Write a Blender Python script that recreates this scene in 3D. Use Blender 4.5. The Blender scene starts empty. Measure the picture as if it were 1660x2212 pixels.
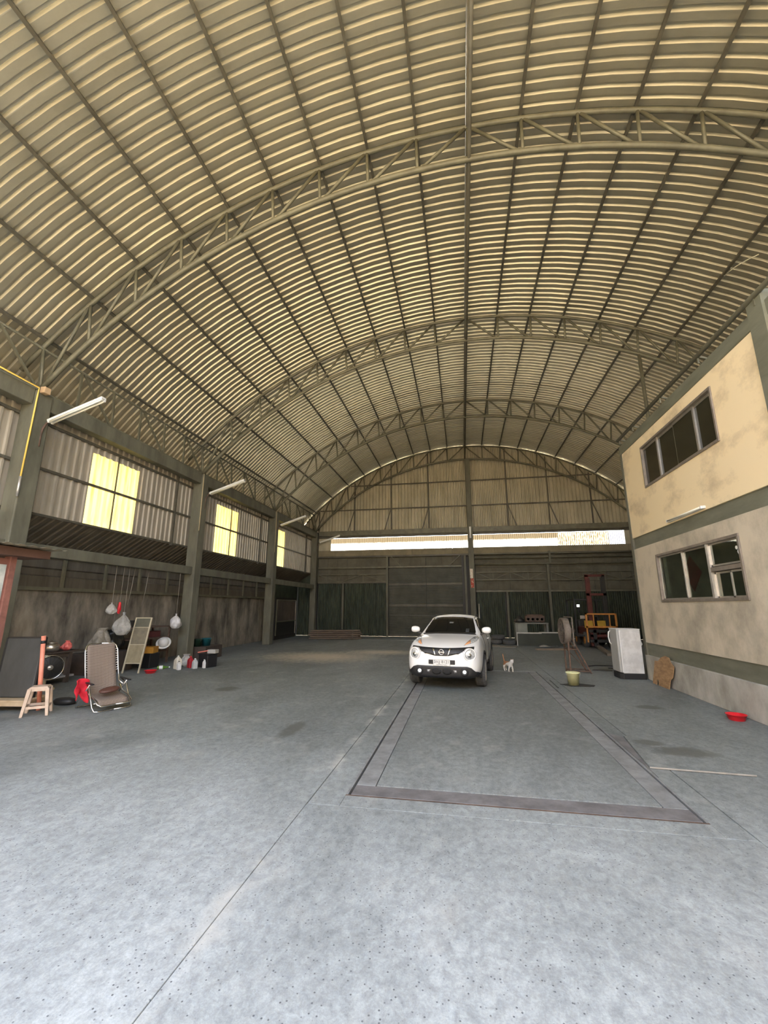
import bpy, bmesh, math, random
from mathutils import Vector, Matrix
from mathutils.bvhtree import BVHTree
R = math.radians
PI = math.pi
random.seed(7)
S = bpy.context.scene
C = S.collection

# ------------------------------------------------------------------ camera
cd = bpy.data.cameras.new('camera'); cam = bpy.data.objects.new('camera', cd); C.objects.link(cam)
cd.sensor_fit = 'HORIZONTAL'; cd.sensor_width = 36; cd.lens = 914.415/1660*36
cd.clip_start = .05; cd.clip_end = 500
cam.location = (.0454, 0, 1.70); cam.rotation_euler = (PI/2+.2195, 0, .1793)
S.camera = cam

# ------------------------------------------------------------------ sky, sun, exposure
w = bpy.data.worlds.new('world'); S.world = w; w.use_nodes = True
wn = w.node_tree; wn.nodes.clear()
sky = wn.nodes.new('ShaderNodeTexSky'); sky.sky_type = 'NISHITA'; sky.sun_disc = False
sky.sun_elevation = R(58); sky.sun_rotation = R(-35); sky.air_density = 1.0; sky.dust_density = 3.0; sky.ozone_density = 1.0
hs = wn.nodes.new('ShaderNodeHueSaturation'); hs.inputs['Saturation'].default_value = .55      # hazy tropical sky
bg = wn.nodes.new('ShaderNodeBackground'); bg.inputs[1].default_value = 1.5
wo = wn.nodes.new('ShaderNodeOutputWorld')
wn.links.new(sky.outputs[0], hs.inputs['Color']); wn.links.new(hs.outputs[0], bg.inputs[0]); wn.links.new(bg.outputs[0], wo.inputs[0])
sl = bpy.data.lights.new('sun', 'SUN'); sun = bpy.data.objects.new('sun', sl); C.objects.link(sun)
sl.energy = 7.5; sl.angle = R(.6); sl.color = (1, .93, .80)
sun.location = (-20, 40, 40)
sun.rotation_euler = Vector((-.42, .60, 1.25)).to_track_quat('Z', 'Y').to_euler()
vs = S.view_settings
vs.view_transform = 'Standard'; vs.look = 'None'; vs.gamma = 1; vs.use_curve_mapping = False; vs.exposure = 1.05
S.display_settings.display_device = 'sRGB'
S.cycles.max_bounces = 10; S.cycles.diffuse_bounces = 7; S.cycles.transmission_bounces = 6; S.cycles.transparent_max_bounces = 8
S.cycles.sample_clamp_indirect = 6

# ------------------------------------------------------------------ materials
MATS = {}
def mat(name, col, rough=.6, metal=0., col2=None, scale=6., stretch=(1, 1, 1), bump=0., bscale=40., spec=.5, detail=5., lo=.35, hi=.65, world=True, coat=0.):
    """procedural material: two colours mixed by noise, optional relief"""
    if name in MATS: return MATS[name]
    m = bpy.data.materials.new(name); m.use_nodes = True; t = m.node_tree; b = t.nodes['Principled BSDF']
    b.inputs['Roughness'].default_value = rough; b.inputs['Metallic'].default_value = metal
    b.inputs['Specular IOR Level'].default_value = spec; b.inputs['Coat Weight'].default_value = coat
    col2 = col2 or tuple(c*.8 for c in col)
    if world:
        g = t.nodes.new('ShaderNodeNewGeometry').outputs['Position']
    else:
        g = t.nodes.new('ShaderNodeTexCoord').outputs['Object']
    mp = t.nodes.new('ShaderNodeMapping'); mp.inputs['Scale'].default_value = stretch; t.links.new(g, mp.inputs[0])
    n = t.nodes.new('ShaderNodeTexNoise'); n.inputs['Scale'].default_value = scale; n.inputs['Detail'].default_value = detail
    n.inputs['Roughness'].default_value = .65
    t.links.new(mp.outputs[0], n.inputs['Vector'])
    r = t.nodes.new('ShaderNodeValToRGB'); r.color_ramp.elements[0].position = lo; r.color_ramp.elements[1].position = hi
    r.color_ramp.elements[0].color = (*col2, 1); r.color_ramp.elements[1].color = (*col, 1)
    t.links.new(n.outputs['Fac'], r.inputs[0]); t.links.new(r.outputs[0], b.inputs['Base Color'])
    if bump:
        n2 = t.nodes.new('ShaderNodeTexNoise'); n2.inputs['Scale'].default_value = bscale; n2.inputs['Detail'].default_value = 4
        t.links.new(g, n2.inputs['Vector'])
        bp = t.nodes.new('ShaderNodeBump'); bp.inputs['Strength'].default_value = bump; bp.inputs['Distance'].default_value = .01
        t.links.new(n2.outputs['Fac'], bp.inputs['Height']); t.links.new(bp.outputs[0], b.inputs['Normal'])
    MATS[name] = m
    return m

def translucent(name, col, stain_or_shade, mixf=.5, scale=3., stretch=(1, 1, 1), lo=.4, hi=.7, trans=.85, zshade=None):
    m = bpy.data.materials.new(name); m.use_nodes = True; t = m.node_tree; t.nodes.clear()
    g = t.nodes.new('ShaderNodeNewGeometry').outputs['Position']
    mp = t.nodes.new('ShaderNodeMapping'); mp.inputs['Scale'].default_value = stretch; t.links.new(g, mp.inputs[0])
    n = t.nodes.new('ShaderNodeTexNoise'); n.inputs['Scale'].default_value = scale; n.inputs['Detail'].default_value = 6
    t.links.new(mp.outputs[0], n.inputs['Vector'])
    r = t.nodes.new('ShaderNodeValToRGB'); r.color_ramp.elements[0].position = lo; r.color_ramp.elements[1].position = hi
    r.color_ramp.elements[0].color = (*col, 1); r.color_ramp.elements[1].color = (*stain_or_shade, 1)
    if zshade:      # eave shade painted in as a darker tone towards the sheet's top
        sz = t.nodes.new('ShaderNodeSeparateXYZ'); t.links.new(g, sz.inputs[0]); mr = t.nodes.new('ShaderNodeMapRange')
        mr.inputs[1].default_value, mr.inputs[2].default_value = zshade; t.links.new(sz.outputs[2], mr.inputs[0])
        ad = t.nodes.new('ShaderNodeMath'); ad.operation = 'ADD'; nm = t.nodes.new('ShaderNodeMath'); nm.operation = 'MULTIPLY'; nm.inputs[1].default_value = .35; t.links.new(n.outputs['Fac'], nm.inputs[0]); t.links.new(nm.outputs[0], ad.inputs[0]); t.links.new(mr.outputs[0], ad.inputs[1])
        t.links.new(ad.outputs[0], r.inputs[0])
    else: t.links.new(n.outputs['Fac'], r.inputs[0])
    tr = t.nodes.new('ShaderNodeBsdfTranslucent'); df = t.nodes.new('ShaderNodeBsdfDiffuse'); mx = t.nodes.new('ShaderNodeMixShader')
    mx.inputs[0].default_value = 1-trans
    t.links.new(r.outputs[0], tr.inputs[0]); t.links.new(r.outputs[0], df.inputs[0])
    t.links.new(tr.outputs[0], mx.inputs[1]); t.links.new(df.outputs[0], mx.inputs[2])
    o = t.nodes.new('ShaderNodeOutputMaterial'); t.links.new(mx.outputs[0], o.inputs[0])
    MATS[name] = m
    return m

def glass(name, col, rough=.02, ior=1.45):
    m = bpy.data.materials.new(name); m.use_nodes = True; b = m.node_tree.nodes['Principled BSDF']
    b.inputs['Base Color'].default_value = (*col, 1); b.inputs['Roughness'].default_value = rough
    b.inputs['Transmission Weight'].default_value = 1; b.inputs['IOR'].default_value = ior
    MATS[name] = m
    return m

def emit(name, col, s):
    m = bpy.data.materials.new(name); m.use_nodes = True; b = m.node_tree.nodes['Principled BSDF']
    b.inputs['Base Color'].default_value = (*col, 1); b.inputs['Emission Color'].default_value = (*col, 1); b.inputs['Emission Strength'].default_value = s
    MATS[name] = m
    return m

def floor_material(name, tone):
    m = bpy.data.materials.new(name); m.use_nodes = True; t = m.node_tree; N = t.nodes; L = t.links; b = N['Principled BSDF']
    pos = N.new('ShaderNodeNewGeometry').outputs['Position']
    def noise(scale, detail=6, rough=.6, stretch=(1, 1, 1), dist=0):
        mp = N.new('ShaderNodeMapping'); mp.inputs['Scale'].default_value = stretch; L.new(pos, mp.inputs[0])
        n = N.new('ShaderNodeTexNoise'); n.inputs['Scale'].default_value = scale; n.inputs['Detail'].default_value = detail; n.inputs['Roughness'].default_value = rough
        n.inputs['Distortion'].default_value = dist
        L.new(mp.outputs[0], n.inputs['Vector']); return n.outputs['Fac']
    def ramp(f, p0, c0, p1, c1):
        r = N.new('ShaderNodeValToRGB'); e = r.color_ramp.elements
        e[0].position = p0; e[0].color = (*c0, 1); e[1].position = p1; e[1].color = (*c1, 1); L.new(f, r.inputs[0]); return r.outputs[0]
    def mix(a, bb, f, mode='MIX'):
        x = N.new('ShaderNodeMix'); x.data_type = 'RGBA'; x.blend_type = mode
        L.new(a, x.inputs[6]); L.new(bb, x.inputs[7])
        if isinstance(f, float): x.inputs[0].default_value = f
        else: L.new(f, x.inputs[0])
        return x.outputs[2]
    def math_(op, a, bb=None):
        x = N.new('ShaderNodeMath'); x.operation = op
        for i, v in enumerate((a, bb)):
            if v is None: continue
            if isinstance(v, (int, float)): x.inputs[i].default_value = v
            else: L.new(v, x.inputs[i])
        x.use_clamp = op == 'SUBTRACT'
        return x.outputs[0]
    base = ramp(noise(.55, 8, .62, (1, .45, 1), .6), .32, tuple(c*tone for c in (.36, .385, .378)), .68, tuple(c*tone for c in (.62, .655, .645)))
    # floor tone darkens from the open front inward, its edge broken up by noise
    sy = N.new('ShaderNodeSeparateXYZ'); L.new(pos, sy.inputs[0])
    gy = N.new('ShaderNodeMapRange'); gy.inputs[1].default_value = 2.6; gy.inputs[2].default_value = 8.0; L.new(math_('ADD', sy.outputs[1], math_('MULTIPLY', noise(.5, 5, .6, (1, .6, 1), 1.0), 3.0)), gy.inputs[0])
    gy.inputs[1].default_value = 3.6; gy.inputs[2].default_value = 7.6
    depth_tone = ramp(gy.outputs[0], 0, (1, 1, 1), 1, (.59, .60, .585))
    base = mix(base, depth_tone, 1.0, 'MULTIPLY')
    med = ramp(noise(5, 8, .7, (1, .6, 1)), .3, (.62, .62, .62), .7, (1, 1, 1))
    col = mix(base, med, .55, 'MULTIPLY')
    blot = ramp(noise(16, 9, .75, (1, .75, 1), .4), .36, (.60, .60, .61), .60, (1.06, 1.06, 1.06))
    col = mix(col, blot, .75, 'MULTIPLY')
    scuff = N.new('ShaderNodeRGB'); scuff.outputs[0].default_value = (.62, .64, .62, 1)
    sm = math_('MULTIPLY', ramp(noise(7, 10, .8, (.5, 2.2, 1), 1.5), .60, (0, 0, 0), .70, (1, 1, 1)), ramp(noise(1.1, 4), .45, (0, 0, 0), .62, (1, 1, 1)))
    col = mix(col, scuff.outputs[0], math_('MULTIPLY', sm, .55))
    fine = ramp(noise(70, 3, .7), .35, (.72, .72, .72), .62, (1, 1, 1))
    col = mix(col, fine, .6, 'MULTIPLY')
    v = N.new('ShaderNodeTexVoronoi'); v.inputs['Scale'].default_value = 30; L.new(pos, v.inputs['Vector'])
    pits = ramp(v.outputs['Distance'], .10, (0, 0, 0), .18, (1, 1, 1))
    sel = ramp(noise(9, 2), .40, (1, 1, 1), .46, (0, 0, 0))
    dk = N.new('ShaderNodeRGB'); dk.outputs[0].default_value = (.10, .105, .11, 1)
    pm = math_('MULTIPLY', math_('SUBTRACT', 1.0, pits), math_('SUBTRACT', 1.0, sel))
    col = mix(col, dk.outputs[0], pm)
    # pale cement smears along the slab joints, dark grime in them
    sx = N.new('ShaderNodeSeparateXYZ'); L.new(pos, sx.inputs[0])
    wob = math_('MULTIPLY', noise(3, 3), .18)
    for x0, wd in ((-1.38, .10), (2.15, .09)):
        d = math_('ABSOLUTE', math_('ADD', math_('SUBTRACT', sx.outputs[0], x0+.09) if x0 > 0 else math_('ADD', sx.outputs[0], -x0-.09), wob))
        near = N.new('ShaderNodeMapRange'); near.inputs[1].default_value = 0; near.inputs[2].default_value = wd; near.inputs[3].default_value = 1; near.inputs[4].default_value = 0
        L.new(d, near.inputs[0])
        pale = N.new('ShaderNodeRGB'); pale.outputs[0].default_value = (.46, .45, .41, 1)
        col = mix(col, pale.outputs[0], math_('MULTIPLY', math_('MULTIPLY', near.outputs[0], ramp(noise(1.3, 5), .48, (0, 0, 0), .6, (1, 1, 1))), .75))
    # large pale brown patches, then oil spots and drips (x, y, rx, ry)
    PALE_SPOTS = [(-4.9, 14.8, 2.6, 2.0), (-3.0, 16.6, 1.8, 1.1)]
    for (x, y, rx, ry) in PALE_SPOTS+[(2.55, 6.05, .42, .22), (3.15, 8.55, .26, .2), (2.3, 6.35, .22, .14), (-4.9, 8.8, .3, .3), (-2.4, 6.2, .16, .5)]:
        mp = N.new('ShaderNodeMapping'); mp.vector_type = 'POINT'; mp.inputs['Location'].default_value = (-x/rx, -y/ry, 0); mp.inputs['Scale'].default_value = (1/rx, 1/ry, 0)
        L.new(pos, mp.inputs[0])
        ln = N.new('ShaderNodeVectorMath'); ln.operation = 'LENGTH'; L.new(mp.outputs[0], ln.inputs[0])
        dd = math_('ADD', ln.outputs['Value'], noise(6, 4))
        mr = N.new('ShaderNodeMapRange'); mr.inputs[1].default_value = 1.1; mr.inputs[2].default_value = 1.45; mr.inputs[3].default_value = .75; mr.inputs[4].default_value = 0
        if rx > .6: mr.inputs[1].default_value = .7; mr.inputs[3].default_value = .7
        L.new(dd, mr.inputs[0])
        oil = N.new('ShaderNodeRGB'); oil.outputs[0].default_value = (.66, .56, .42, 1) if rx > .6 else (.09, .09, .075, 1)      # pale brown patch or oil
        col = mix(col, oil.outputs[0], mr.outputs[0])
    L.new(col, b.inputs['Base Color'])
    b.inputs['Roughness'].default_value = .62; b.inputs['Specular IOR Level'].default_value = .35
    bp = N.new('ShaderNodeBump'); bp.inputs['Strength'].default_value = .25; bp.inputs['Distance'].default_value = .01
    L.new(noise(55, 5, .7), bp.inputs['Height']); L.new(bp.outputs[0], b.inputs['Normal'])
    return m

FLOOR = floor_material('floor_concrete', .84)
ROOF = mat('roof_sheet_metal', (.54, .505, .39), .43, .75, (.47, .435, .33), 1.3, (1, 2.4, 1), spec=.4)
LEAN = mat('lean_to_metal', (.16, .14, .11), .6, .1, (.10, .088, .068), 1.6, (1, 3, .4), spec=.3)
WSHEET = mat('wall_sheet_metal', (.42, .375, .30), .5, .2, (.31, .275, .215), 1.6, (1, 3, .4), spec=.4)
ESHEET = mat('end_sheet', (.52, .475, .355), .6, .1, (.38, .345, .25), 1.2, (2, 1, .6), spec=.3)
STEEL = mat('painted_steel', (.165, .156, .106), .5, .1, (.11, .103, .07), 3.)
PURL = mat('purlin_steel', (.115, .105, .078), .55, .1, (.07, .062, .045), 2.)
COLM = mat('column_paint', (.155, .15, .108), .65, 0, (.085, .082, .058), 2.2, (1, 1, .3))
CONC = mat('old_concrete_wall', (.33, .29, .225), .85, 0, (.08, .07, .054), 1.6, (1, 1, .38), bump=.3, bscale=18, lo=.38, hi=.66, detail=9)
CREAM = mat('cream_plaster', (.80, .65, .41), .85, 0, (.52, .41, .26), 1.1, (1, 1, 1.5), bump=.4, bscale=4, detail=10, lo=.30, hi=.50)
CREAM2 = mat('grimy_plaster', (.56, .49, .375), .85, 0, (.30, .265, .205), 1.3, (1, 1, .8), bump=.4, bscale=5, detail=11, lo=.32, hi=.58)
GBAND = mat('green_band', (.17, .172, .125), .6, 0, (.12, .12, .085), 2.5, (1, .5, 2))
DKGREEN = mat('gate_green', (.076, .092, .063), .5, .1, (.03, .037, .025), 2.2, (3, 1, .6))
FIBRE = mat('fibre_board', (.135, .125, .09), .8, 0, (.09, .082, .06), 1.8)
SHUT = mat('shutter_steel', (.085, .085, .066), .5, .1, (.06, .06, .047), 2)
RUST = mat('rusty_steel', (.16, .10, .07), .8, .1, (.075, .048, .036), 9)
DARK = mat('dark_steel', (.035, .033, .03), .55, .2)
BLACK = mat('black_plastic', (.016, .016, .017), .5)
WHITE = mat('white_enamel', (.74, .74, .72), .35, 0, (.66, .66, .64), 5)
ALU = mat('aluminium', (.62, .60, .56), .35, .7, (.5, .48, .45), 8)
DIRT = mat('packed_earth', (.64, .55, .36), .9, 0, (.54, .455, .29), .8)

# ------------------------------------------------------------------ mesh helpers
class MB:
    def __init__(s): s.v = []; s.f = []
    def add(s, v, f):
        o = len(s.v); s.v += [tuple(p) for p in v]; s.f += [tuple(i+o for i in q) for q in f]; return s
    def box(s, c, d, M=None):
        hx, hy, hz = d[0]/2, d[1]/2, d[2]/2
        v = [Vector((sx*hx, sy*hy, sz*hz)) for sz in (-1, 1) for sy in (-1, 1) for sx in (-1, 1)]
        if M is not None: v = [M @ p for p in v]
        c = Vector(c)
        return s.add([p+c for p in v], [(0, 2, 3, 1), (4, 5, 7, 6), (0, 1, 5, 4), (2, 6, 7, 3), (0, 4, 6, 2), (1, 3, 7, 5)])
    def bb(s, x0, x1, y0, y1, z0, z1): return s.box(((x0+x1)/2, (y0+y1)/2, (z0+z1)/2), (abs(x1-x0), abs(y1-y0), abs(z1-z0)))
    def bar(s, p, q, wd, ht=None, up=(0, 0, 1)):
        """rectangular bar from p to q"""
        p, q = Vector(p), Vector(q); d = q-p; L = d.length; d.normalize(); u = Vector(up)
        if abs(d.dot(u)) > .98: u = Vector((0, 1, 0))
        a = d.cross(u).normalized(); b = a.cross(d)
        M = Matrix((a, d, b)).transposed()
        return s.box((p+q)/2, (wd, L, ht or wd), M)
    def tube(s, pts, r, n=8, cap=True, closed=False):
        pts = [Vector(p) for p in pts]; rr = r if isinstance(r, (list, tuple)) else [r]*len(pts); rings = []
        N = len(pts); prev = None; vs = []
        for i, p in enumerate(pts):
            if closed: d = pts[(i+1) % N]-pts[i-1]
            else: d = pts[min(i+1, N-1)]-pts[max(i-1, 0)]
            d.normalize()
            u = prev if prev is not None else (Vector((0, 0, 1)) if abs(d.z) < .9 else Vector((0, 1, 0)))
            a = d.cross(u)
            if a.length < 1e-5: a = d.cross(Vector((1, 0, 0)))
            a.normalize(); b = a.cross(d).normalized(); prev = b
            vs += [p+(a*math.cos(2*PI*k/n)+b*math.sin(2*PI*k/n))*rr[i] for k in range(n)]
        fs = []
        for i in range(N if closed else N-1):
            j = (i+1) % N
            fs += [(i*n+k, i*n+(k+1) % n, j*n+(k+1) % n, j*n+k) for k in range(n)]
        if cap and not closed: fs += [tuple(range(n))[::-1], tuple(range((N-1)*n, N*n))]
        return s.add(vs, fs)
    def lathe(s, prof, n=20, c=(0, 0, 0), M=None, cap=(True, True)):
        """profile of (r, z) turned about z"""
        c = Vector(c); vs = []; fs = []
        for r, z in prof:
            for k in range(n):
                p = Vector((r*math.cos(2*PI*k/n), r*math.sin(2*PI*k/n), z)); vs.append((M @ p if M is not None else p)+c)
        for i in range(len(prof)-1):
            fs += [(i*n+k, i*n+(k+1) % n, (i+1)*n+(k+1) % n, (i+1)*n+k) for k in range(n)]
        if cap[0]: fs.append(tuple(range(n))[::-1])
        if cap[1]: fs.append(tuple(range((len(prof)-1)*n, len(prof)*n)))
        return s.add(vs, fs)
    def prism(s, poly, d0, d1, plane='XY', c=(0, 0, 0)):
        """polygon extruded: plane names the polygon's axes, the rest axis goes from d0 to d1"""
        def P(a, b, d): return {'XY': (a, b, d), 'XZ': (a, d, b), 'YZ': (d, a, b)}[plane]
        n = len(poly); vs = [Vector(P(a, b, d))+Vector(c) for d in (d0, d1) for a, b in poly]
        return s.add(vs, [tuple(range(n))[::-1], tuple(range(n, 2*n))]+[(i, (i+1) % n, n+(i+1) % n, n+i) for i in range(n)])
    def grid(s, fn, nu, nv):
        vs = [fn(i/nu, j/nv) for j in range(nv+1) for i in range(nu+1)]; w_ = nu+1
        return s.add(vs, [(j*w_+i, j*w_+i+1, (j+1)*w_+i+1, (j+1)*w_+i) for j in range(nv) for i in range(nu)])
    def mesh(s, name, m, smooth=False):
        me = bpy.data.meshes.new(name); me.from_pydata(s.v, [], s.f)
        if isinstance(m, str): m = MATS[m]
        me.materials.append(m)
        bm = bmesh.new(); bm.from_mesh(me); bmesh.ops.recalc_face_normals(bm, faces=bm.faces); bm.to_mesh(me); bm.free()
        if smooth:
            for p in me.polygons: p.use_smooth = True
        return me
    def build(s, name, m, parent=None, smooth=False, sub=0, bev=0):
        return link(name, s.mesh(name, m, smooth), parent, sub, bev)

def link(name, me, parent=None, sub=0, bev=0, loc=None):
    o = bpy.data.objects.new(name, me); C.objects.link(o)
    if parent is not None: o.parent = parent
    if loc is not None: o.location = loc
    if bev:
        b = o.modifiers.new('bevel', 'BEVEL'); b.width = bev; b.segments = 2; b.limit_method = 'ANGLE'; b.angle_limit = R(40)
    if sub:
        b = o.modifiers.new('sub', 'SUBSURF'); b.levels = sub; b.render_levels = sub
    return o
def tag(o, label, cat=None, group=None, kind=None):
    o['label'] = label
    if cat: o['category'] = cat
    if group: o['group'] = group
    if kind: o['kind'] = kind
    return o
def thing(name, label, cat, loc=(0, 0, 0), rz=0, group=None):
    o = bpy.data.objects.new(name, None); o.empty_display_size = .1; C.objects.link(o)
    o.location = loc; o.rotation_euler = (0, 0, rz)
    return tag(o, label, cat, group)
def setting(name, label):
    o = bpy.data.objects.new(name, None); o.empty_display_size = .1; C.objects.link(o)
    return tag(o, label, None, None, 'structure')
def dup(root, loc, rz=None, label=None):
    r = root.copy(); C.objects.link(r); r.location = loc
    if rz is not None: r.rotation_euler = (0, 0, rz)
    if label: r['label'] = label
    for ch in list(root.children):
        c = ch.copy(); C.objects.link(c); c.parent = r
        for g in list(ch.children):
            d = g.copy(); C.objects.link(d); d.parent = c
    return r

# ------------------------------------------------------------------ layout numbers (metres)
XR, ZC = .52, -2.1                    # ridge line, centre height of the roof arc
RT, RB, RR_ = 13.375, 12.55, 13.54    # top chord, bottom chord, roof sheet radii
SP = 1.039                            # purlin spacing in plan
BAYS = [.94, 6.94, 12.94, 18.94, 24.95]
XCOL = -8.83
YF, YE = -1.0, 25.25                  # open front, end wall
PITCH = .2015
def arc(x, r): return ZC+math.sqrt(max(r*r-(x-XR)**2, 0))
RIB = [(0, 0), (.118, 0), (.132, .040), (.176, .040), (.2015, 0)]     # one pan and one rib
def profile(n, pitch=PITCH):
    out = []
    for i in range(n):
        out += [((i*PITCH+a)*pitch/PITCH, b*min(1, pitch/PITCH*1.15)) for a, b in RIB[:-1]]
    return out+[(n*pitch, 0), (n*pitch+.012, -.0015)]
def flat_sheet(name, m, n, length, pitch=PITCH):
    """ribbed sheet: u along X, length along Z, ribs towards -Y"""
    pr = profile(n, pitch); b = MB()
    vs = [(u, -h, z) for z in (0, length) for u, h in pr]; k = len(pr)
    b.add(vs, [(i, i+1, k+i+1, k+i) for i in range(k-1)])
    return b.mesh(name, m)

# ------------------------------------------------------------------ floor
fl = MB().bb(-10.2, 10.2, YF, YE+.1, -.30, -.16).build('floor', DARK)
tag(fl, 'worn grey concrete warehouse floor in jointed slabs', kind='structure')
for x0, x1, y0, y1 in ((-10.1, -1.383, YF, YE+.05), (-1.377, 2.147, YF, 4.030), (-1.374, -1.085, 4.036, 12.55), (-1.083, 1.93, 4.036, 4.25), (1.932, 2.144, 4.036, 12.55),
                       (-1.374, 2.144, 12.56, YE+.05), (2.153, 10.1, YF, YE+.05)):
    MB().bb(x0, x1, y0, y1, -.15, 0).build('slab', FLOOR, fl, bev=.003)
ap = MB().bb(-60, 60, -70, YF-.005, -.35, -.02).build('ground_outside', DIRT); tag(ap, 'sunlit pale earth yard outside the open front', kind='structure')
ap = MB().bb(-60, -10.25, YF, 70, -.35, -.02).build('ground_outside', DIRT); tag(ap, 'pale earth yard along the corrugated side wall', kind='structure')
ap = MB().bb(10.25, 60, YF, 70, -.35, -.02).build('ground_outside', DIRT); tag(ap, 'pale earth yard behind the office side', kind='structure')
ap = MB().bb(-10.24, 10.24, YE+.2, 70, -.35, -.02).build('ground_outside', DIRT); tag(ap, 'pale earth yard behind the end wall', kind='structure')

# unseen building added behind the camera to throw warm light and block low sky
op = setting('added_light_building', 'unseen long building added across the yard to light the shed')
MB().bb(-45, 45, -19, -15, -.05, 10).build('added_facade', mat('added_tan_render', (.36, .27, .165), .9, 0, (.28, .21, .13), .5), op)
MB().bb(-46, 46, -19.5, -14.6, 10, 10.4).build('added_parapet', CREAM2, op)
for i in range(-9, 10):
    for z in (1.2, 5.0): MB().bb(i*4.6-.9, i*4.6+.9, -15.02, -14.97, z, z+1.6).build('window', 'dark_steel', op)

# weighbridge let into the floor
wb = thing('weighbridge', 'steel framed concrete weighbridge deck set flush in the floor', 'weighbridge', (0, 0, 0))
WBS = mat('worn_plate', (.25, .255, .252), .6, .05, (.15, .15, .15), 5, (1, 1, 1))
WBF = mat('worn_front_plate', (.185, .176, .173), .6, .05, (.105, .098, .097), 5)
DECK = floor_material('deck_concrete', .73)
X0, X1, Y0, Y1 = -1.045, 1.895, 4.29, 12.5
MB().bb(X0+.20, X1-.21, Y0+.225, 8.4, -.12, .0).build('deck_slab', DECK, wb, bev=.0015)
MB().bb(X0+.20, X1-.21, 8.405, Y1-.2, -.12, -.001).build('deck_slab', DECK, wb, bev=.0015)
for a in ((X0, X1, Y0, Y0+.215), (X0, X0+.19, Y0+.222, Y1), (X1-.20, X1, Y0+.222, Y1), (X0+.2, X1-.21, Y1-.19, Y1)):
    MB().bb(*a, -.12, -.004).build('border_plate', WBF if a[3] < 5 else WBS, wb, bev=.003)
for a in ((X0-.04, X1+.035, Y0-.045, Y0-.022), (X0-.042, X0-.022, Y0-.02, Y1+.05), (X1+.017, X1+.036, Y0-.02, Y1+.05)):
    MB().bb(*a, -.12, .0).build('kerb_angle', RUST if a[3] < 5 else WBS, wb)

# ------------------------------------------------------------------ roof
ceil = setting('ceiling', 'arched roof of ribbed metal sheets seen from below')
def roof_piece(x0, x1, off):
    xs = [x0]+[XR+(k+.5)*SP for k in range(-11, 11) if x0 < XR+(k+.5)*SP < x1]+[x1]
    pr = profile(4); b = MB(); k = len(pr); vs = []
    for x in xs:
        th = math.asin((x-XR)/RR_)
        for u, h in pr:
            r = RR_+off+h; vs.append((XR+r*math.sin(th), u, ZC+r*math.cos(th)))
    b.add(vs, [(j*k+i, j*k+i+1, (j+1)*k+i+1, (j+1)*k+i) for j in range(len(xs)-1) for i in range(k-1)])
    return b.mesh('roof_sheet', ROOF)
pieces = [roof_piece(-9.85, -3.30, .008), roof_piece(-3.55, 4.45, 0), roof_piece(4.2, 10.89, .008)]
cw = 4*PITCH; y = YF-.6; i = 0
while y < YE+.5:
    for p in pieces: link('roof_sheet', p, ceil, loc=(0, y, 0))
    y += cw

# purlins
pl = MB().bb(-.027, .027, YF-.5, YE+.4, .0, .13).mesh('purlin', PURL)
for k in range(-9, 10):
    if k == 0: continue
    x = XR+k*SP; th = math.asin((x-XR)/RT)
    o = link('purlin', pl, ceil, loc=(XR+(RT+.03)*math.sin(th), 0, ZC+(RT+.03)*math.cos(th))); o.rotation_euler = (0, th, 0)
o = MB().bb(-.035, .035, YF-.5, YE+.4, .0, .14).build('ridge_purlin', PURL, ceil); o.location = (XR, 0, ZC+RT+.03)

# arched trusses
LAB = ['arched steel pipe truss at the open front of the shed', 'largest arched steel pipe truss, first one before the office window wall', 'arched steel pipe truss passing above the office far corner',
       'arched steel pipe truss between the office corner and the end wall', 'arched steel pipe truss standing against the end wall']
def chord(r, x0, x1, n=48):
    return [(XR+(x)*1.0, 0, arc(XR+x, r)) for x in [x0+(x1-x0)*i/n for i in range(n+1)]]
ch_t = MB().tube(chord(RT, -9.95, 9.95), .05, 10).mesh('top_chord', STEEL, True)
ch_b = MB().tube(chord(RB, -9.35, 9.35), .055, 10).mesh('bottom_chord', STEEL, True)
webs = []
for k in range(-9, 10):
    x = k*SP; xt = XR+x*1.012; xb = XR+x*.998
    webs.append(('web_post', MB().tube([(xt, 0, arc(xt, RT)), (xb, 0, arc(xb, RB))], .034, 8).mesh('web_post', STEEL, True)))
    if k:
        s = 1 if k > 0 else -1; xi = XR+(x-s*SP)*1.012+s*.03; xo = XR+x*.998-s*.06
        webs.append(('web_diagonal', MB().tube([(xi, 0, arc(xi, RT)), (xo, 0, arc(xo, RB))], .034, 8).mesh('web_diagonal', STEEL, True)))
for yb, lab in zip(BAYS, LAB):
    t = thing('roof_truss', lab, 'truss', (0, yb, 0), 0, 'arched roof trusses')
    link('top_chord', ch_t, t); link('bottom_chord', ch_b, t)
    for n, me in webs: link(n, me, t)

# lengthwise lattice girders: along the eave and under the ridge
def girder(name, lab, x, zb, zt, xt, r, STEEL):
    t = thing(name, lab, 'girder')
    MB().tube([(x, YF, zb), (x, 24.98, zb)], r, 8).build('bottom_chord', STEEL, t, True)
    MB().tube([(xt, YF, zt), (xt, 24.98, zt)], r, 8).build('top_chord', STEEL, t, True)
    y = .94
    while y < 24:
        for j in range(3):
            a = y+2*j; 
            for yy in (a+1, a+2):
                MB().bar((xt, yy, zt), (x, yy+(.0 if yy == a+2 else -.05), zb), .045).build('web_post', STEEL, t)
            MB().bar((xt, a+1.06, zt), (x, a+1.95, zb), .045).build('web_diagonal', STEEL, t)
        y += 6
    return t
girder('lattice_girder', 'lengthwise steel lattice girder above the left eave beam', -8.86, 6.30, 7.30, -8.93, .03, STEEL)
girder('lattice_girder', 'lengthwise steel lattice girder hanging under the roof ridge', XR, 10.45, 11.26, XR, .035, PURL)

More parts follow.
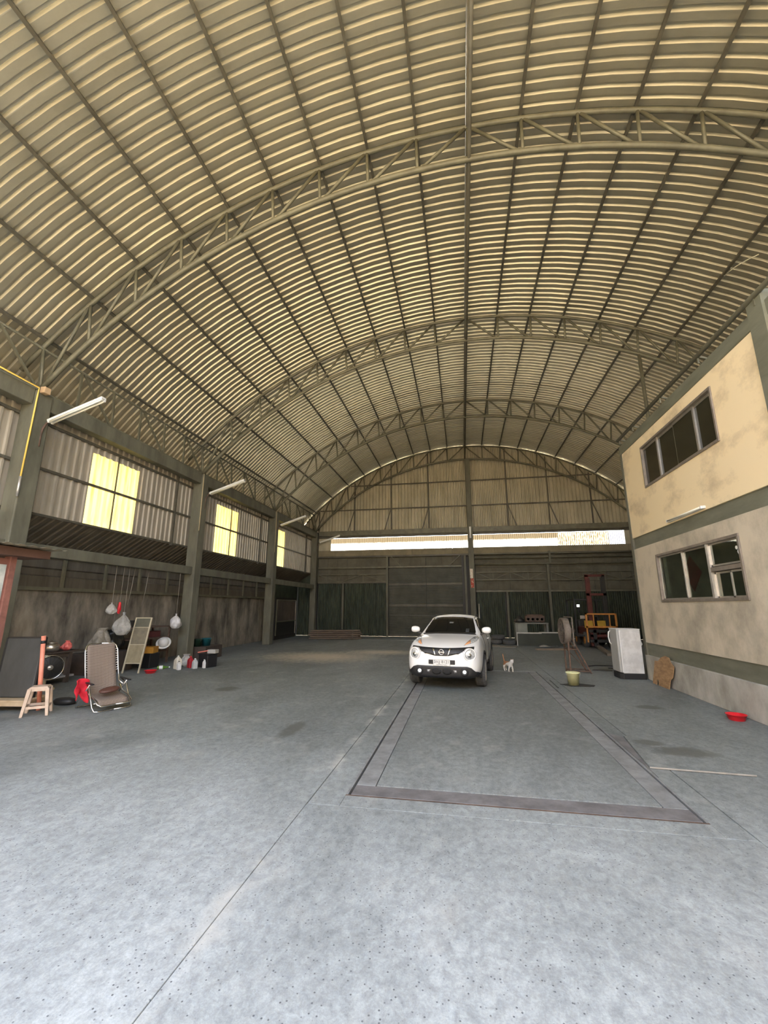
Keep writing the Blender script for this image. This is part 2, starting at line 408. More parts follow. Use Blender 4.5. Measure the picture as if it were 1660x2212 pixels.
# ------------------------------------------------------------------ columns and beams
colm = MB().bb(-.18, .18, -.18, .18, 0, 6.2).mesh('column', COLM)
for yb, lab in ((.94, 'grey-green concrete column of the left wall by the open front'), (6.94, 'grey-green column of the left wall carrying the yellow conduit'), (12.94, 'grey-green column of the left wall beside the jugs and black bin'),
                (18.94, 'grey-green column of the left wall nearest the glazed cabinet'), (24.95, 'grey-green corner column at the left end of the end wall')):
    o = link('column', colm, loc=(XCOL, yb, 0), bev=.02); tag(o, lab, 'column', 'left wall columns')
for i, (a, b) in enumerate(zip(BAYS[:-1], BAYS[1:])):
    o = MB().bb(XCOL-.13, XCOL+.13, a+.185, b-.185, 5.86, 6.22).build('eave_beam', COLM, bev=.015)
    tag(o, ['grey-green eave beam beside the open front', 'grey-green eave beam above the widest yellow skylight panels', 'grey-green eave beam over the second pair of yellow panels', 'grey-green eave beam ending at the corner column'][i], 'beam', 'left eave beams')
    o = MB().bb(XCOL-.10, XCOL+.10, a+.185, b-.185, 2.74, 2.99).build('tie_beam', COLM, bev=.012)
    tag(o, ['grey-green low tie beam beside the open front', 'grey-green low tie beam above the camp cot and chair', 'grey-green low tie beam past the black bin', 'dark low tie beam above the glazed cabinet'][i], 'beam', 'left tie beams')
o = MB().bb(.50, .80, 24.80, 25.10, 0, 10.45).build('end_wall_column', COLM, bev=.02); tag(o, 'tall steel column in the middle of the end wall with red and white stickers', 'column')
o = MB().bb(9.72, 10.0, 24.8, 25.1, 0, 6.2).build('end_wall_column', COLM, bev=.02); tag(o, 'steel column in the dark right corner of the end wall', 'column')

# ------------------------------------------------------------------ left wall
wl = setting('wall_left', 'left side wall of ribbed metal sheets over a stained concrete wall')
YEL = translucent('yellow_translucent', (.36, .29, .085), (.22, .11, .03), scale=2.2, stretch=(1, 5, .5), lo=.48, hi=.78, trans=.9)
wsh = flat_sheet('wall_sheet', WSHEET, 4, 2.75); ysh = flat_sheet('skylight_sheet', YEL, 4, 1.88)
wtop = flat_sheet('wall_sheet', WSHEET, 4, .88); 
# windows' left edges follow the sheet grid
WIN = (8.72, 14.62, 19.06)
def on_left(me, name, y, z, x=-9.08):
    o = link(name, me, wl, loc=(x, y, z)); o.rotation_euler = (0, 0, PI/2); return o
y = 8.72-cw*12
while y < YE:
    iswin = any(abs(y-wn_) < .32 or abs(y-cw-wn_) < .32 for wn_ in WIN)
    if iswin:
        on_left(wtop, 'wall_sheet', y, 5.53); on_left(ysh, 'skylight_sheet', y, 3.67, -9.085)
    else: on_left(wsh, 'wall_sheet', y, 3.66)
    y += cw
for z in (4.68, 5.72):
    MB().bb(-9.06, -9.01, YF, 25.1, z-.03, z+.03).build('girt', PURL, wl)
MB().bb(-9.06, -9.02, YF, 25.1, 3.64, 3.69).build('girt', PURL, wl)
for a in BAYS[:-1]:
    MB().bb(-9.07, -9.0, a+5.0, a+5.06, 3.6, 6.0).build('stud', PURL, wl)
for a in WIN:
    MB().bb(-9.06, -9.03, a+cw-.015, a+cw+.015, 3.66, 5.7).build('mullion', PURL, wl)
MB().bb(-9.88, -9.80, YF, YE, 6.2, 6.75).build('fascia', WSHEET, wl); MB().bb(-9.86, -9.12, YF, YE, 6.2, 6.24).build('soffit', WSHEET, wl)
# lean-to outside: sloping ribbed roof, cladding band and concrete wall
ll = math.hypot(1.3, .78); lsh = flat_sheet('lean_to_sheet', LEAN, 4, ll)
y = YF
while y < YE:
    o = link('lean_to_sheet', lsh, wl, loc=(-9.09, y+cw, 3.67)); o.rotation_euler = (Matrix.Rotation(PI/2, 3, 'Z') @ Matrix.Rotation(math.atan2(1.3, .78)+PI, 3, 'X')).to_euler(); o.location = (-9.09, y, 3.67)
    y += cw
hp = MB()
prf = [(0, 2.16), (0, 2.42), (-.05, 2.45), (-.05, 2.60), (0, 2.63), (0, 3.0)]
y = YF
while y < 21.2:
    b = MB(); y2 = min(y+2.6, 21.2)
    b.add([(-10.02+u, yy, z) for yy in (y, y2-.01) for u, z in prf], [(i, i+1, 7+i-0-0, 6+i) for i in range(5)])
    b.build('cladding_panel', LEAN, wl); y += 2.6
y = 7.95
for j in range(-6, 10):
    MB().bb(-10.0, -9.93, y+1.32*j-.03, y+1.32*j+.03, 2.15, 2.92).build('cladding_post', STEEL, wl)
MB().bb(-10.0, -9.9, YF, 21.2, 2.08, 2.16).build('rail', STEEL, wl); MB().bb(-9.98, -9.93, YF, 21.2, 2.88, 2.95).build('rail', STEEL, wl)
y = YF; j = 0
while y < 21.2:
    L_ = (1.62, 1.4, 1.55)[j % 3]; y2 = min(y+L_, 21.2)
    MB().bb(-10.16-.01*(j % 2), -10.0-.012*(j % 2), y+.008, y2-.008, 0, 2.08).build('concrete_panel', CONC, wl, bev=.008)
    y += L_; j += 1
MB().bb(-10.2, -10.15, YF, 25.2, 0, 3.4).build('backing', DARK, wl)

# ------------------------------------------------------------------ right outer wall of the shed and its office building
wr = setting('wall_right', 'dark outer right wall of ribbed sheets behind the office')
rsh = flat_sheet('wall_sheet', WSHEET, 4, 7.1)
y = YF
while y < YE:
    o = link('wall_sheet', rsh, wr, loc=(10.06, y+cw, 0)); o.rotation_euler = (0, 0, -PI/2); y += cw

XW, YW = 4.37, 11.70
of = setting('wall_office', 'cream plastered office wall with dark green bands')
def wallbox(name, m, a, bev=0): return MB().bb(*a).build(name, m, of, bev=bev)
UW, LW = (7.50, 10.46, 4.39, 5.39), (7.47, 10.43, 1.79, 2.83)
b = MB()
for a in ((XW, XW+.2, YF, UW[0], 3.38, 5.64), (XW, XW+.2, UW[1], YW, 3.38, 5.64), (XW, XW+.2, UW[0], UW[1], 3.38, UW[2]), (XW, XW+.2, UW[0], UW[1], UW[3], 5.64)): b.bb(*a)
b.build('upper_plaster', CREAM, of)
b = MB()
for a in ((XW, XW+.2, YF, LW[0], .857, 3.10), (XW, XW+.2, LW[1], YW, .857, 3.10), (XW, XW+.2, LW[0], LW[1], .857, LW[2]), (XW, XW+.2, LW[0], LW[1], LW[3], 3.10)): b.bb(*a)
b.build('lower_plaster', CREAM2, of)
wallbox('floor_band', GBAND, (XW+.035, XW+.2, YF, YW, 3.10, 3.38)); wallbox('plinth_band', GBAND, (XW+.03, XW+.2, YF, YW, .565, .857))
wallbox('footing', mat('footing_concrete', (.47, .45, .40), .85, 0, (.27, .255, .215), 2.2, (1, 1, .6), bump=.3, bscale=9, detail=9), (XW-.02, XW+.2, YF, YW, 0, .565), .01)
wallbox('roof_beam', GBAND, (XW-.02, XW+.25, YF, YW+.02, 5.64, 5.88), .015)
wallbox('corner_post', COLM, (XW-.012, XW+.14, YW-.09, YW+.03, 0, 5.64))
wallbox('pilaster', GBAND, (XW-.06, XW+.2, 5.98, 6.28, 0, 6.05))
wallbox('end_wall', CREAM2, (XW+.2, 10.0, YW-.2, YW, 0, 5.88)); wallbox('front_end_wall', CREAM2, (XW+.2, 10.0, YF, YF+.2, 0, 5.88))
wallbox('upper_floor', CREAM2, (XW+.2, 10.0, YF+.2, YW-.2, 3.14, 3.34)); wallbox('flat_roof', GBAND, (XW+.25, 10.0, YF+.2, YW-.2, 5.7, 5.86))
wallbox('inner_wall', mat('office_inner', (.30, .32, .28), .8), (7.4, 7.5, YF+.2, YW-.2, 0, 5.7))
FR = mat('brown_window_frame', (.26, .22, .18), .5, .3, (.19, .16, .13), 6)
GLG = glass('green_glass', (.52, .62, .56)); FILM = mat('dark_film_glass', (.022, .02, .012), .12, 0, (.03, .028, .018), 1.5, spec=.6)
SASH = mat('window_sash', (.36, .33, .28), .4, .5)
def office_window(name, lab, a, mull, pane_m):
    t = setting(name, lab); y0, y1, z0, z1 = a; x = XW-.025
    for q in ((y0, y1, z0, z0+.05), (y0, y1, z1-.05, z1), (y0, y0+.05, z0+.05, z1-.05), (y1-.05, y1, z0+.05, z1-.05)):
        MB().bb(x, x+.13, *q).build('frame', FR, t, bev=.006)
    return t
t = office_window('window_1', 'four-pane dark upper window in the cream office wall', UW, None, FILM)
ms = [10.41, 9.70, 8.95, 8.18, 7.55]
for i in range(4):
    ya, yb = ms[i+1], ms[i]; xo = XW+.02+.02*(i % 2)
    MB().bb(xo+.008, xo+.016, ya, yb, UW[2]+.07, UW[3]-.09).build('pane', FILM, t)
    for q in ((ya-.01, yb+.01, UW[2]+.045, UW[2]+.08), (ya-.01, yb+.01, UW[3]-.10, UW[3]-.05)):
        MB().bb(xo, xo+.025, *q).build('sash_rail', SASH, t)
    MB().bb(xo-.005, xo+.03, ya-.025, ya+.025, UW[2]+.05, UW[3]-.05).build('mullion', SASH, t)
t = office_window('window_2', 'lower office window of green glass with sliding panes and a small opening sash', LW, None, GLG)
for i, (ya, yb, za, zb) in enumerate(((9.35, 10.38, 1.84, 2.78), (8.44, 9.35, 1.84, 2.78), (7.52, 8.38, 2.38, 2.78), (7.9, 8.38, 1.84, 2.28), (7.52, 7.9, 1.84, 2.28))):
    xo = XW+.02+.025*(i % 2)
    MB().bb(xo+.008, xo+.014, ya, yb, za, zb).build('pane', GLG, t)
    for q in ((ya, ya+.035, za, zb), (yb-.035, yb, za, zb), (ya, yb, za, za+.03), (ya, yb, zb-.03, zb)):
        MB().bb(xo, xo+.022, *q).build('sash', ALU if q[1]-q[0] < .04 else SASH, t)
MB().bb(XW-.015, XW+.08, 8.38, 8.44, 1.84, 2.78).build('mullion', ALU, t); MB().bb(XW-.01, XW+.08, 7.52, 8.38, 2.295, 2.365).build('transom', FR, t)

# ------------------------------------------------------------------ end wall
wb_ = setting('wall_back', 'end wall of ribbed sheets, translucent strip, boards and green folding gates')
YB = 25.22
def end_sheet(name, m, x0, n, z0, ztop, pitch=PITCH, y=YB):
    pr = [((i+a)*pitch, h_*pitch/PITCH) for i in range(n) for a, h_ in ((0, 0), (.36, 0), (.50, .075), (.86, .075))]+[(n*pitch, 0), (n*pitch+.01, -.001)]; b = MB(); k = len(pr)
    vs = [(x0+u, y+h, z0) for u, h in pr]+[(x0+u, y+h, ztop(x0+u)) for u, h in pr]
    b.add(vs, [(i, i+1, k+i+1, k+i) for i in range(k-1)])
    return b.build(name, m, wb_)
x = XR-12*cw
while x < XR+11.9*cw:
    end_sheet('end_sheet', ESHEET, x, 4, 5.9, lambda q: max(5.95, arc(q, RR_-.05)) if abs(q-XR) < 10.4 else 5.95)
    x += cw
OPAL = translucent('opal_sheet', (.50, .47, .40), (.060, .047, .028), scale=5, stretch=(2, 1, .1), lo=.3, hi=.9, trans=.9, zshade=(5.36, 5.62))
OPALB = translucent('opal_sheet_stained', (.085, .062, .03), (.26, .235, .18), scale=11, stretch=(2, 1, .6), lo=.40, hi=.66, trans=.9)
OPALC = translucent('opal_sheet_clear', (.17, .17, .19), (.14, .14, .17), trans=.9)
sp = .112; nw = 8; x = -7.9
while x < 9.0:
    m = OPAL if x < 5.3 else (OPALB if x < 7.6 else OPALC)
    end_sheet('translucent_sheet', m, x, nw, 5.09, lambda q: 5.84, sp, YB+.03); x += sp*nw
for a in ((-10.2, -7.9), (9.06, 10.1)):
    MB().bb(a[0], a[1], YB+.0, YB+.04, 5.05, 5.95).build('board', ESHEET, wb_)
MB().prism([(-10.1, 5.9), (-9.1, 5.9), (-9.1, 7.33), (-9.86, 6.58), (-10.1, 6.4)], YB, YB+.04, 'XZ').build('board', ESHEET, wb_)
MB().bb(-8.6, 9.9, 24.98, 25.14, 5.98, 6.26).build('beam', STEEL, wb_, bev=.01)
MB().bb(-9.9, 9.9, 25.16, 25.21, 5.84, 5.99).build('shade_board', PURL, wb_)
LINT = mat('lintel_board', (.26, .225, .145), .8, 0, (.19, .16, .10), 2)
x = -9.95
while x < 9.9:
    MB().bb(x, min(x+2.38, 9.95), 25.12, 25.24, 4.70, 5.07).build('lintel_board', LINT, wb_, bev=.006); x += 2.385
MB().bb(-9.95, 9.95, 25.0, 25.12, 4.60, 4.70).build('lintel_channel', PURL, wb_)
for z in (7.60, 9.15):
    hw = math.sqrt((RR_-.2)**2-(z-ZC)**2)
    MB().bb(XR-hw, XR+hw, 25.13, 25.18, z-.03, z+.03).build('girt', PURL, wb_)
for i in range(-4, 5):
    if i == 0: continue
    x = .56+2.31*i; zt = arc(x, RT-.05)
    if zt < 6.6: continue
    MB().bb(x-.03, x+.03, 25.08, 25.14, 7.55, zt).build('stud', PURL, wb_)
    MB().bb(x-.03, x+.03, 25.13, 25.18, 6.2, 7.55).build('stud', PURL, wb_)
    MB().bar((x, 25.1, 7.6), (x+(.45 if i > 0 else -.4), 25.06, 6.25), .05).build('strut', PURL, wb_)
MB().bb(-10.2, 10.1, YB+.10, YB+.14, 0, 5.05).build('backing', DARK, wb_)
# fibre boards above the gates
for x0, x1, z0 in ((-8.65, -4.35, 3.12), (-4.2, .2, 4.05), (.85, 9.8, 2.62)):
    n = round((x1-x0)/.62); d = (x1-x0)/n
    rows = ((3.9, 4.6), (z0, 3.885)) if z0 < 3.5 else ((z0, 4.6),)
    for j, (za, zb) in enumerate(rows):
        for i in range(n):
            MB().bb(x0+i*d+.004, x0+(i+1)*d-.004, 25.2+.006*((i+j) % 2), 25.23, za, zb).build('board', FIBRE, wb_)
for x0, x1 in ((-9.95, -8.66),):
    MB().bb(x0, x1, 25.2, 25.24, 3.0, 4.6).build('board', DKGREEN, wb_)
# rails, little lattice lintels, posts
MB().bb(-8.6, .2, 25.02, 25.08, 3.95, 4.03).build('rail', STEEL, wb_)
for z in (4.66, 4.44, 4.08): MB().tube([(.82, 24.98, z-.02), (9.9, 24.98, z-.05)], .035, 8).build('pipe_rail', STEEL, wb_, True)
def lattice(x0, x1, z0, z1, n, y=25.06):
    MB().bb(x0, x1, y-.02, y+.02, z1-.02, z1+.02).build('lattice_chord', STEEL, wb_); MB().bb(x0, x1, y-.02, y+.02, z0-.02, z0+.02).build('lattice_chord', STEEL, wb_)
    d = (x1-x0)/n
    for i in range(n):
        a, b = (z1, z0) if i % 2 == 0 else (z0, z1)
        MB().bar((x0+i*d, y, a), (x0+(i+1)*d, y, b), .035).build('lattice_web', STEEL, wb_)
        MB().bar((x0+(i+.0)*d+.01, y, z0), (x0+i*d+.01, y, z1), .035).build('lattice_web', STEEL, wb_)
lattice(-8.6, -4.4, 3.13, 3.58, 3); lattice(.85, 4.7, 3.18, 3.61, 4); lattice(4.95, 9.8, 3.14, 3.6, 4)
for x, z in ((-4.3, 4.65), (.28, 4.65), (4.82, 4.1)):
    MB().bb(x-.06, x+.06, 24.98, 25.1, 0, z).build('post', COLM, wb_)
MB().bb(.28-.2, .28-.08, 25.0, 25.1, 0, 4.6).build('post', DARK, wb_); MB().bb(4.9, 5.0, 24.9, 25.0, 4.1, 4.75).build('post', COLM, wb_)
MB().bb(.85, 9.85, 25.04, 25.12, 2.50, 2.60).build('gate_track', STEEL, wb_); MB().bb(-8.6, -4.36, 25.04, 25.12, 3.05, 3.12).build('gate_track', PURL, wb_)
# shutter-box braces over the roller door
MB().bar((-4.05, 25.0, 4.62), (-3.5, 25.0, 4.05), .035).build('brace', STEEL, wb_); MB().bar((.0, 25.0, 4.62), (-.6, 25.0, 4.05), .035).build('brace', STEEL, wb_)
# green folding gates
gpr = [(0, 0), (.045, .05), (.055, .05), (.10, 0), (.112, 0)]
def gate(x0, x1, z1):
    b = MB(); n = int((x1-x0)/.112); pr = [(i*.112+a, h) for i in range(n) for a, h in gpr[:-1]]+[(n*.112, 0)]
    k = len(pr); b.add([(x0+u, 25.16-h, z) for z in (.02, z1) for u, h in pr], [(i, i+1, k+i+1, k+i) for i in range(k-1)])
    return b.build('folding_gate', DKGREEN, wb_)
gate(-8.6, -7.08, 3.06); gate(-6.95, -4.36, 3.06); gate(-9.9, -8.95, 3.0)
gate(.85, 2.5, 2.52); gate(2.62, 4.76, 2.52); gate(4.88, 9.85, 2.52)
MB().bb(-7.07, -6.96, 25.05, 25.15, 0, 3.05).build('gate_post', COLM, wb_); MB().bb(2.5, 2.61, 25.05, 25.15, 0, 2.52).build('gate_post', COLM, wb_)
MB().bb(-8.72, -8.62, 25.0, 25.1, 0, 3.1).build('gate_post', DARK, wb_)
# roller shutter
d1 = setting('door_1', 'grey-green steel roller shutter with two dark horizontal bars')
b = MB(); k = 0; vs = []; zz = .06
rows = []
while zz < 4.02: rows += [(zz, 0), (zz+.05, .014), (zz+.062, .014)]; zz += .075
n = len(rows); b.add([(x, 25.19-h, z) for x in (-4.22, .1) for z, h in rows], [(i, i+1, n+i+1, n+i) for i in range(n-1)])
b.build('curtain', SHUT, d1)
for z in (2.98, 1.76): MB().bb(-4.22, .1, 25.12, 25.17, z-.06, z+.06).build('lock_bar', PURL, d1)
MB().bb(-4.22, .1, 25.14, 25.18, 1.16, 1.20).build('seam', SHUT, d1); MB().bb(-4.22, .1, 25.12, 25.2, .02, .10).build('bottom_rail', PURL, d1)
MB().tube([(-2.0, 25.12, 4.5), (-2.0, 25.12, 1.45)], .012, 6).build('pull_cord', DARK, d1)

# ================================================================== things
def text_mesh(name, s, size, m, parent, loc, rot, ext=.001, align='CENTER'):
    cu = bpy.data.curves.new(name, 'FONT'); cu.body = s; cu.size = size; cu.extrude = ext; cu.align_x = align; cu.align_y = 'CENTER'
    tmp = bpy.data.objects.new('tmp_text', cu); C.objects.link(tmp)
    bpy.context.view_layer.update()
    me = bpy.data.meshes.new_from_object(tmp.evaluated_get(bpy.context.evaluated_depsgraph_get()))
    bpy.data.objects.remove(tmp); bpy.data.curves.remove(cu)
    me.materials.clear(); me.materials.append(m)
    o = link(name, me, parent, loc=loc); o.rotation_euler = rot
    return o
def evaluated(o):
    bpy.context.view_layer.update()
    return bpy.data.meshes.new_from_object(o.evaluated_get(bpy.context.evaluated_depsgraph_get()))
def plastic(name, col, rough=.35): return mat(name, col, rough, 0, tuple(c*.85 for c in col), 12, world=False)
RX = Matrix.Rotation(PI/2, 3, 'X'); RYm = Matrix.Rotation(PI/2, 3, 'Y')

# ------------------------------------------------------------------ the white car
CARW = mat('car_paint_white', (.80, .80, .78), .22, 0, (.79, .79, .77), 2, coat=.6, world=False)
TINT = mat('tinted_glass', (.007, .007, .006), .05, 0, (.009, .009, .008), 2, spec=.25, world=False)
CHROME = mat('chrome', (.78, .78, .78), .15, 1., (.7, .7, .7), 5, world=False)
LENS = mat('lamp_lens', (.78, .80, .80), .12, .35, (.42, .43, .43), 26, world=False, lo=.4, hi=.56)
AMBER = plastic('amber_lens', (.78, .36, .16), .2)
TYRE = mat('tyre_rubber', (.095, .096, .095), .85, 0, (.06, .06, .06), 30, world=False)
LAMPW = emit('fog_lamp_lit', (1, .98, .95), 1.6)
car = thing('car', 'white compact crossover car with round headlamps parked on the weighbridge', 'car', (-.325, 10.18, .003), -R(7))
ST = [
 (-.845, [(0, .27), (.40, .27), (.50, .32), (.52, .48), (.52, .60), (.48, .70), (.36, .745), (.18, .76), (0, .765)]),
 (-.79, [(0, .245), (.58, .25), (.665, .32), (.69, .48), (.68, .63), (.64, .75), (.48, .815), (.24, .835), (0, .84)]),
 (-.62, [(0, .23), (.68, .24), (.755, .34), (.775, .52), (.77, .70), (.735, .85), (.56, .895), (.28, .915), (0, .92)]),
 (-.35, [(0, .22), (.70, .24), (.785, .36), (.81, .56), (.80, .78), (.735, .965), (.55, .975), (.28, .985), (0, .99)]),
 (0, [(0, .22), (.70, .24), (.79, .36), (.825, .58), (.81, .83), (.725, 1.015), (.55, 1.02), (.28, 1.03), (0, 1.035)]),
 (.34, [(0, .22), (.70, .24), (.785, .36), (.815, .58), (.80, .83), (.72, 1.03), (.645, 1.055), (.33, 1.065), (0, 1.07)]),
 (.42, [(0, .22), (.70, .24), (.785, .36), (.815, .58), (.80, .83), (.735, 1.03), (.645, 1.10), (.34, 1.11), (0, 1.115)]),
 (.72, [(0, .22), (.70, .24), (.785, .36), (.81, .58), (.80, .83), (.745, 1.03), (.615, 1.255), (.42, 1.285), (0, 1.30)]),
 (1.06, [(0, .22), (.70, .24), (.785, .36), (.81, .58), (.80, .83), (.745, 1.03), (.60, 1.375), (.46, 1.435), (0, 1.46)]),
 (1.4, [(0, .22), (.70, .24), (.785, .36), (.81, .58), (.80, .84), (.745, 1.03), (.595, 1.41), (.47, 1.485), (0, 1.515)]),
 (2.0, [(0, .22), (.70, .24), (.79, .36), (.82, .58), (.81, .86), (.745, 1.05), (.59, 1.40), (.46, 1.47), (0, 1.50)]),
 (2.45, [(0, .22), (.70, .24), (.79, .36), (.83, .60), (.82, .88), (.74, 1.07), (.58, 1.35), (.44, 1.41), (0, 1.44)]),
 (2.9, [(0, .24), (.68, .26), (.77, .36), (.80, .60), (.79, .87), (.71, 1.05), (.56, 1.23), (.42, 1.29), (0, 1.32)]),
 (3.2, [(0, .30), (.58, .32), (.68, .40), (.71, .60), (.70, .82), (.63, .95), (.5, 1.03), (.3, 1.06), (0, 1.07)])]
b = MB(); K = 9; ring = 2*K-2
for y, pr in ST:
    b.v += [(x, y, z) for x, z in pr]+[(-x, y, z) for x, z in pr[-2:0:-1]]
for i in range(len(ST)-1):
    b.f += [(i*ring+k, i*ring+(k+1) % ring, (i+1)*ring+(k+1) % ring, (i+1)*ring+k) for k in range(ring)]
b.f += [tuple(range(ring)), tuple(range((len(ST)-1)*ring, len(ST)*ring))[::-1]]
tmp = b.build('tmp_body', CARW, None, True, sub=3)
bme = evaluated(tmp); tme = tmp.data; bpy.data.objects.remove(tmp)
BV = BVHTree.FromPolygons([v.co.copy() for v in bme.vertices], [tuple(p.vertices) for p in bme.polygons])
WB, TR, WX = 2.45, .335, .725
bm = bmesh.new(); bm.from_mesh(bme)
kill = [f for f in bm.faces if abs(f.calc_center_median().x) > .45 and any((f.calc_center_median().y-wy)**2+(f.calc_center_median().z-TR-.01)**2 < .375**2 for wy in (0, WB))]
bmesh.ops.delete(bm, geom=kill, context='FACES'); bm.to_mesh(bme); bm.free()
for p in bme.polygons: p.use_smooth = True
body = link('body', bme, car)
def decal(name, poly, m, off=.006, axis='front', parent=car, th=.008, smooth=True, sgn=1):
    """patch shaped by a polygon seen from the front (x,z) or the side (y,z), laid on the body"""
    bm = bmesh.new()
    f = bm.faces.new([bm.verts.new((a, 0, c)) for a, c in poly])
    bmesh.ops.triangulate(bm, faces=[f])
    for _ in range(3):
        es = [e for e in bm.edges if e.calc_length() > .05]
        if es: bmesh.ops.subdivide_edges(bm, edges=es, cuts=1); bmesh.ops.triangulate(bm, faces=bm.faces[:])
    for v in bm.verts:
        a, c = v.co.x, v.co.z
        if axis == 'front': o, d = Vector((a, -3, c)), Vector((0, 1, 0))
        elif axis == 'rear': o, d = Vector((a, 6, c)), Vector((0, -1, 0))
        else: o, d = Vector((3*sgn, a, c)), Vector((-sgn, 0, 0))
        h = BV.ray_cast(o, d)
        if h[0] is None: h = BV.find_nearest(o+d*2.3)
        n = h[1] if h[1].dot(d) < 0 else -h[1]
        v.co = h[0]+n*off
    me = bpy.data.meshes.new(name); bm.to_mesh(me); bm.free(); me.materials.append(m)
    for p in me.polygons: p.use_smooth = smooth
    o = link(name, me, parent); s = o.modifiers.new('solid', 'SOLIDIFY'); s.thickness = th; s.offset = 0
    return o
def mirror(p): return [(-a, c) for a, c in p][::-1]
decal('windshield', [(-.58, 1.075), (-.605, 1.095), (-.555, 1.25), (-.49, 1.395), (-.25, 1.425), (0, 1.43), (.25, 1.425), (.49, 1.395), (.555, 1.25), (.605, 1.095), (.58, 1.075), (.3, 1.078), (0, 1.08), (-.3, 1.078)], TINT)
decal('windshield_trim', [(-.62, 1.052), (-.3, 1.066), (0, 1.068), (.3, 1.066), (.62, 1.052), (.60, 1.072), (.3, 1.076), (0, 1.078), (-.3, 1.076), (-.60, 1.072)], BLACK, .01)
g = decal('grille', [(-.655, .862), (-.4, .846), (-.2, .838), (0, .834), (.2, .838), (.4, .846), (.655, .862), (.655, .82), (.53, .822), (.46, .795), (.38, .745), (.14, .69), (-.14, .69), (-.38, .745), (-.46, .795), (-.53, .822), (-.655, .82)], BLACK, .008)
for s in (-1, 1):
    decal('chrome_strip', [(s*.165, .832), (s*.195, .834), (s*.145, .693), (s*.12, .693)], CHROME, .016, parent=g)
for z in (.80, .765, .73):
    for s in (-1, 1): decal('grille_slat', [(s*.21, z+.004), (s*(.36 if z < .75 else .44), z+.006), (s*(.36 if z < .75 else .44), z), (s*.21, z-.003)], mat('grille_grey', (.06, .06, .06), .4, world=False), .013, parent=g)
h = BV.ray_cast(Vector((0, -3, .765)), Vector((0, 1, 0)))[0]
em = MB().tube([(.05*math.cos(a), h.y-.028, .765+.05*math.sin(a)) for a in [2*PI*i/24 for i in range(24)]], .008, 8, closed=True).build('emblem', CHROME, g, True)
MB().bb(-.062, .062, h.y-.036, h.y-.02, .755, .775).build('emblem_bar', CHROME, g)
text_mesh('emblem_lettering', 'NISSAN', .02, BLACK, g, (0, h.y-.037, .765), (PI/2, 0, 0))
lowp = [(-.77, .33), (-.72, .385), (-.67, .40), (-.60, .468), (-.52, .492), (-.2, .488), (0, .485), (.2, .488), (.52, .492), (.60, .468), (.67, .40), (.72, .385), (.77, .33), (.68, .275), (.45, .262), (0, .262), (-.45, .262), (-.68, .275)]
lb = decal('lower_bumper', lowp, BLACK, .012)
VENT = mat('intake_void', (.006, .006, .006), .7, world=False)
for x in (-.11, .11): decal('air_intake', [(x+.10*math.cos(2*PI*i/18), .385+.062*math.sin(2*PI*i/18)) for i in range(18)], VENT, .018, parent=lb)
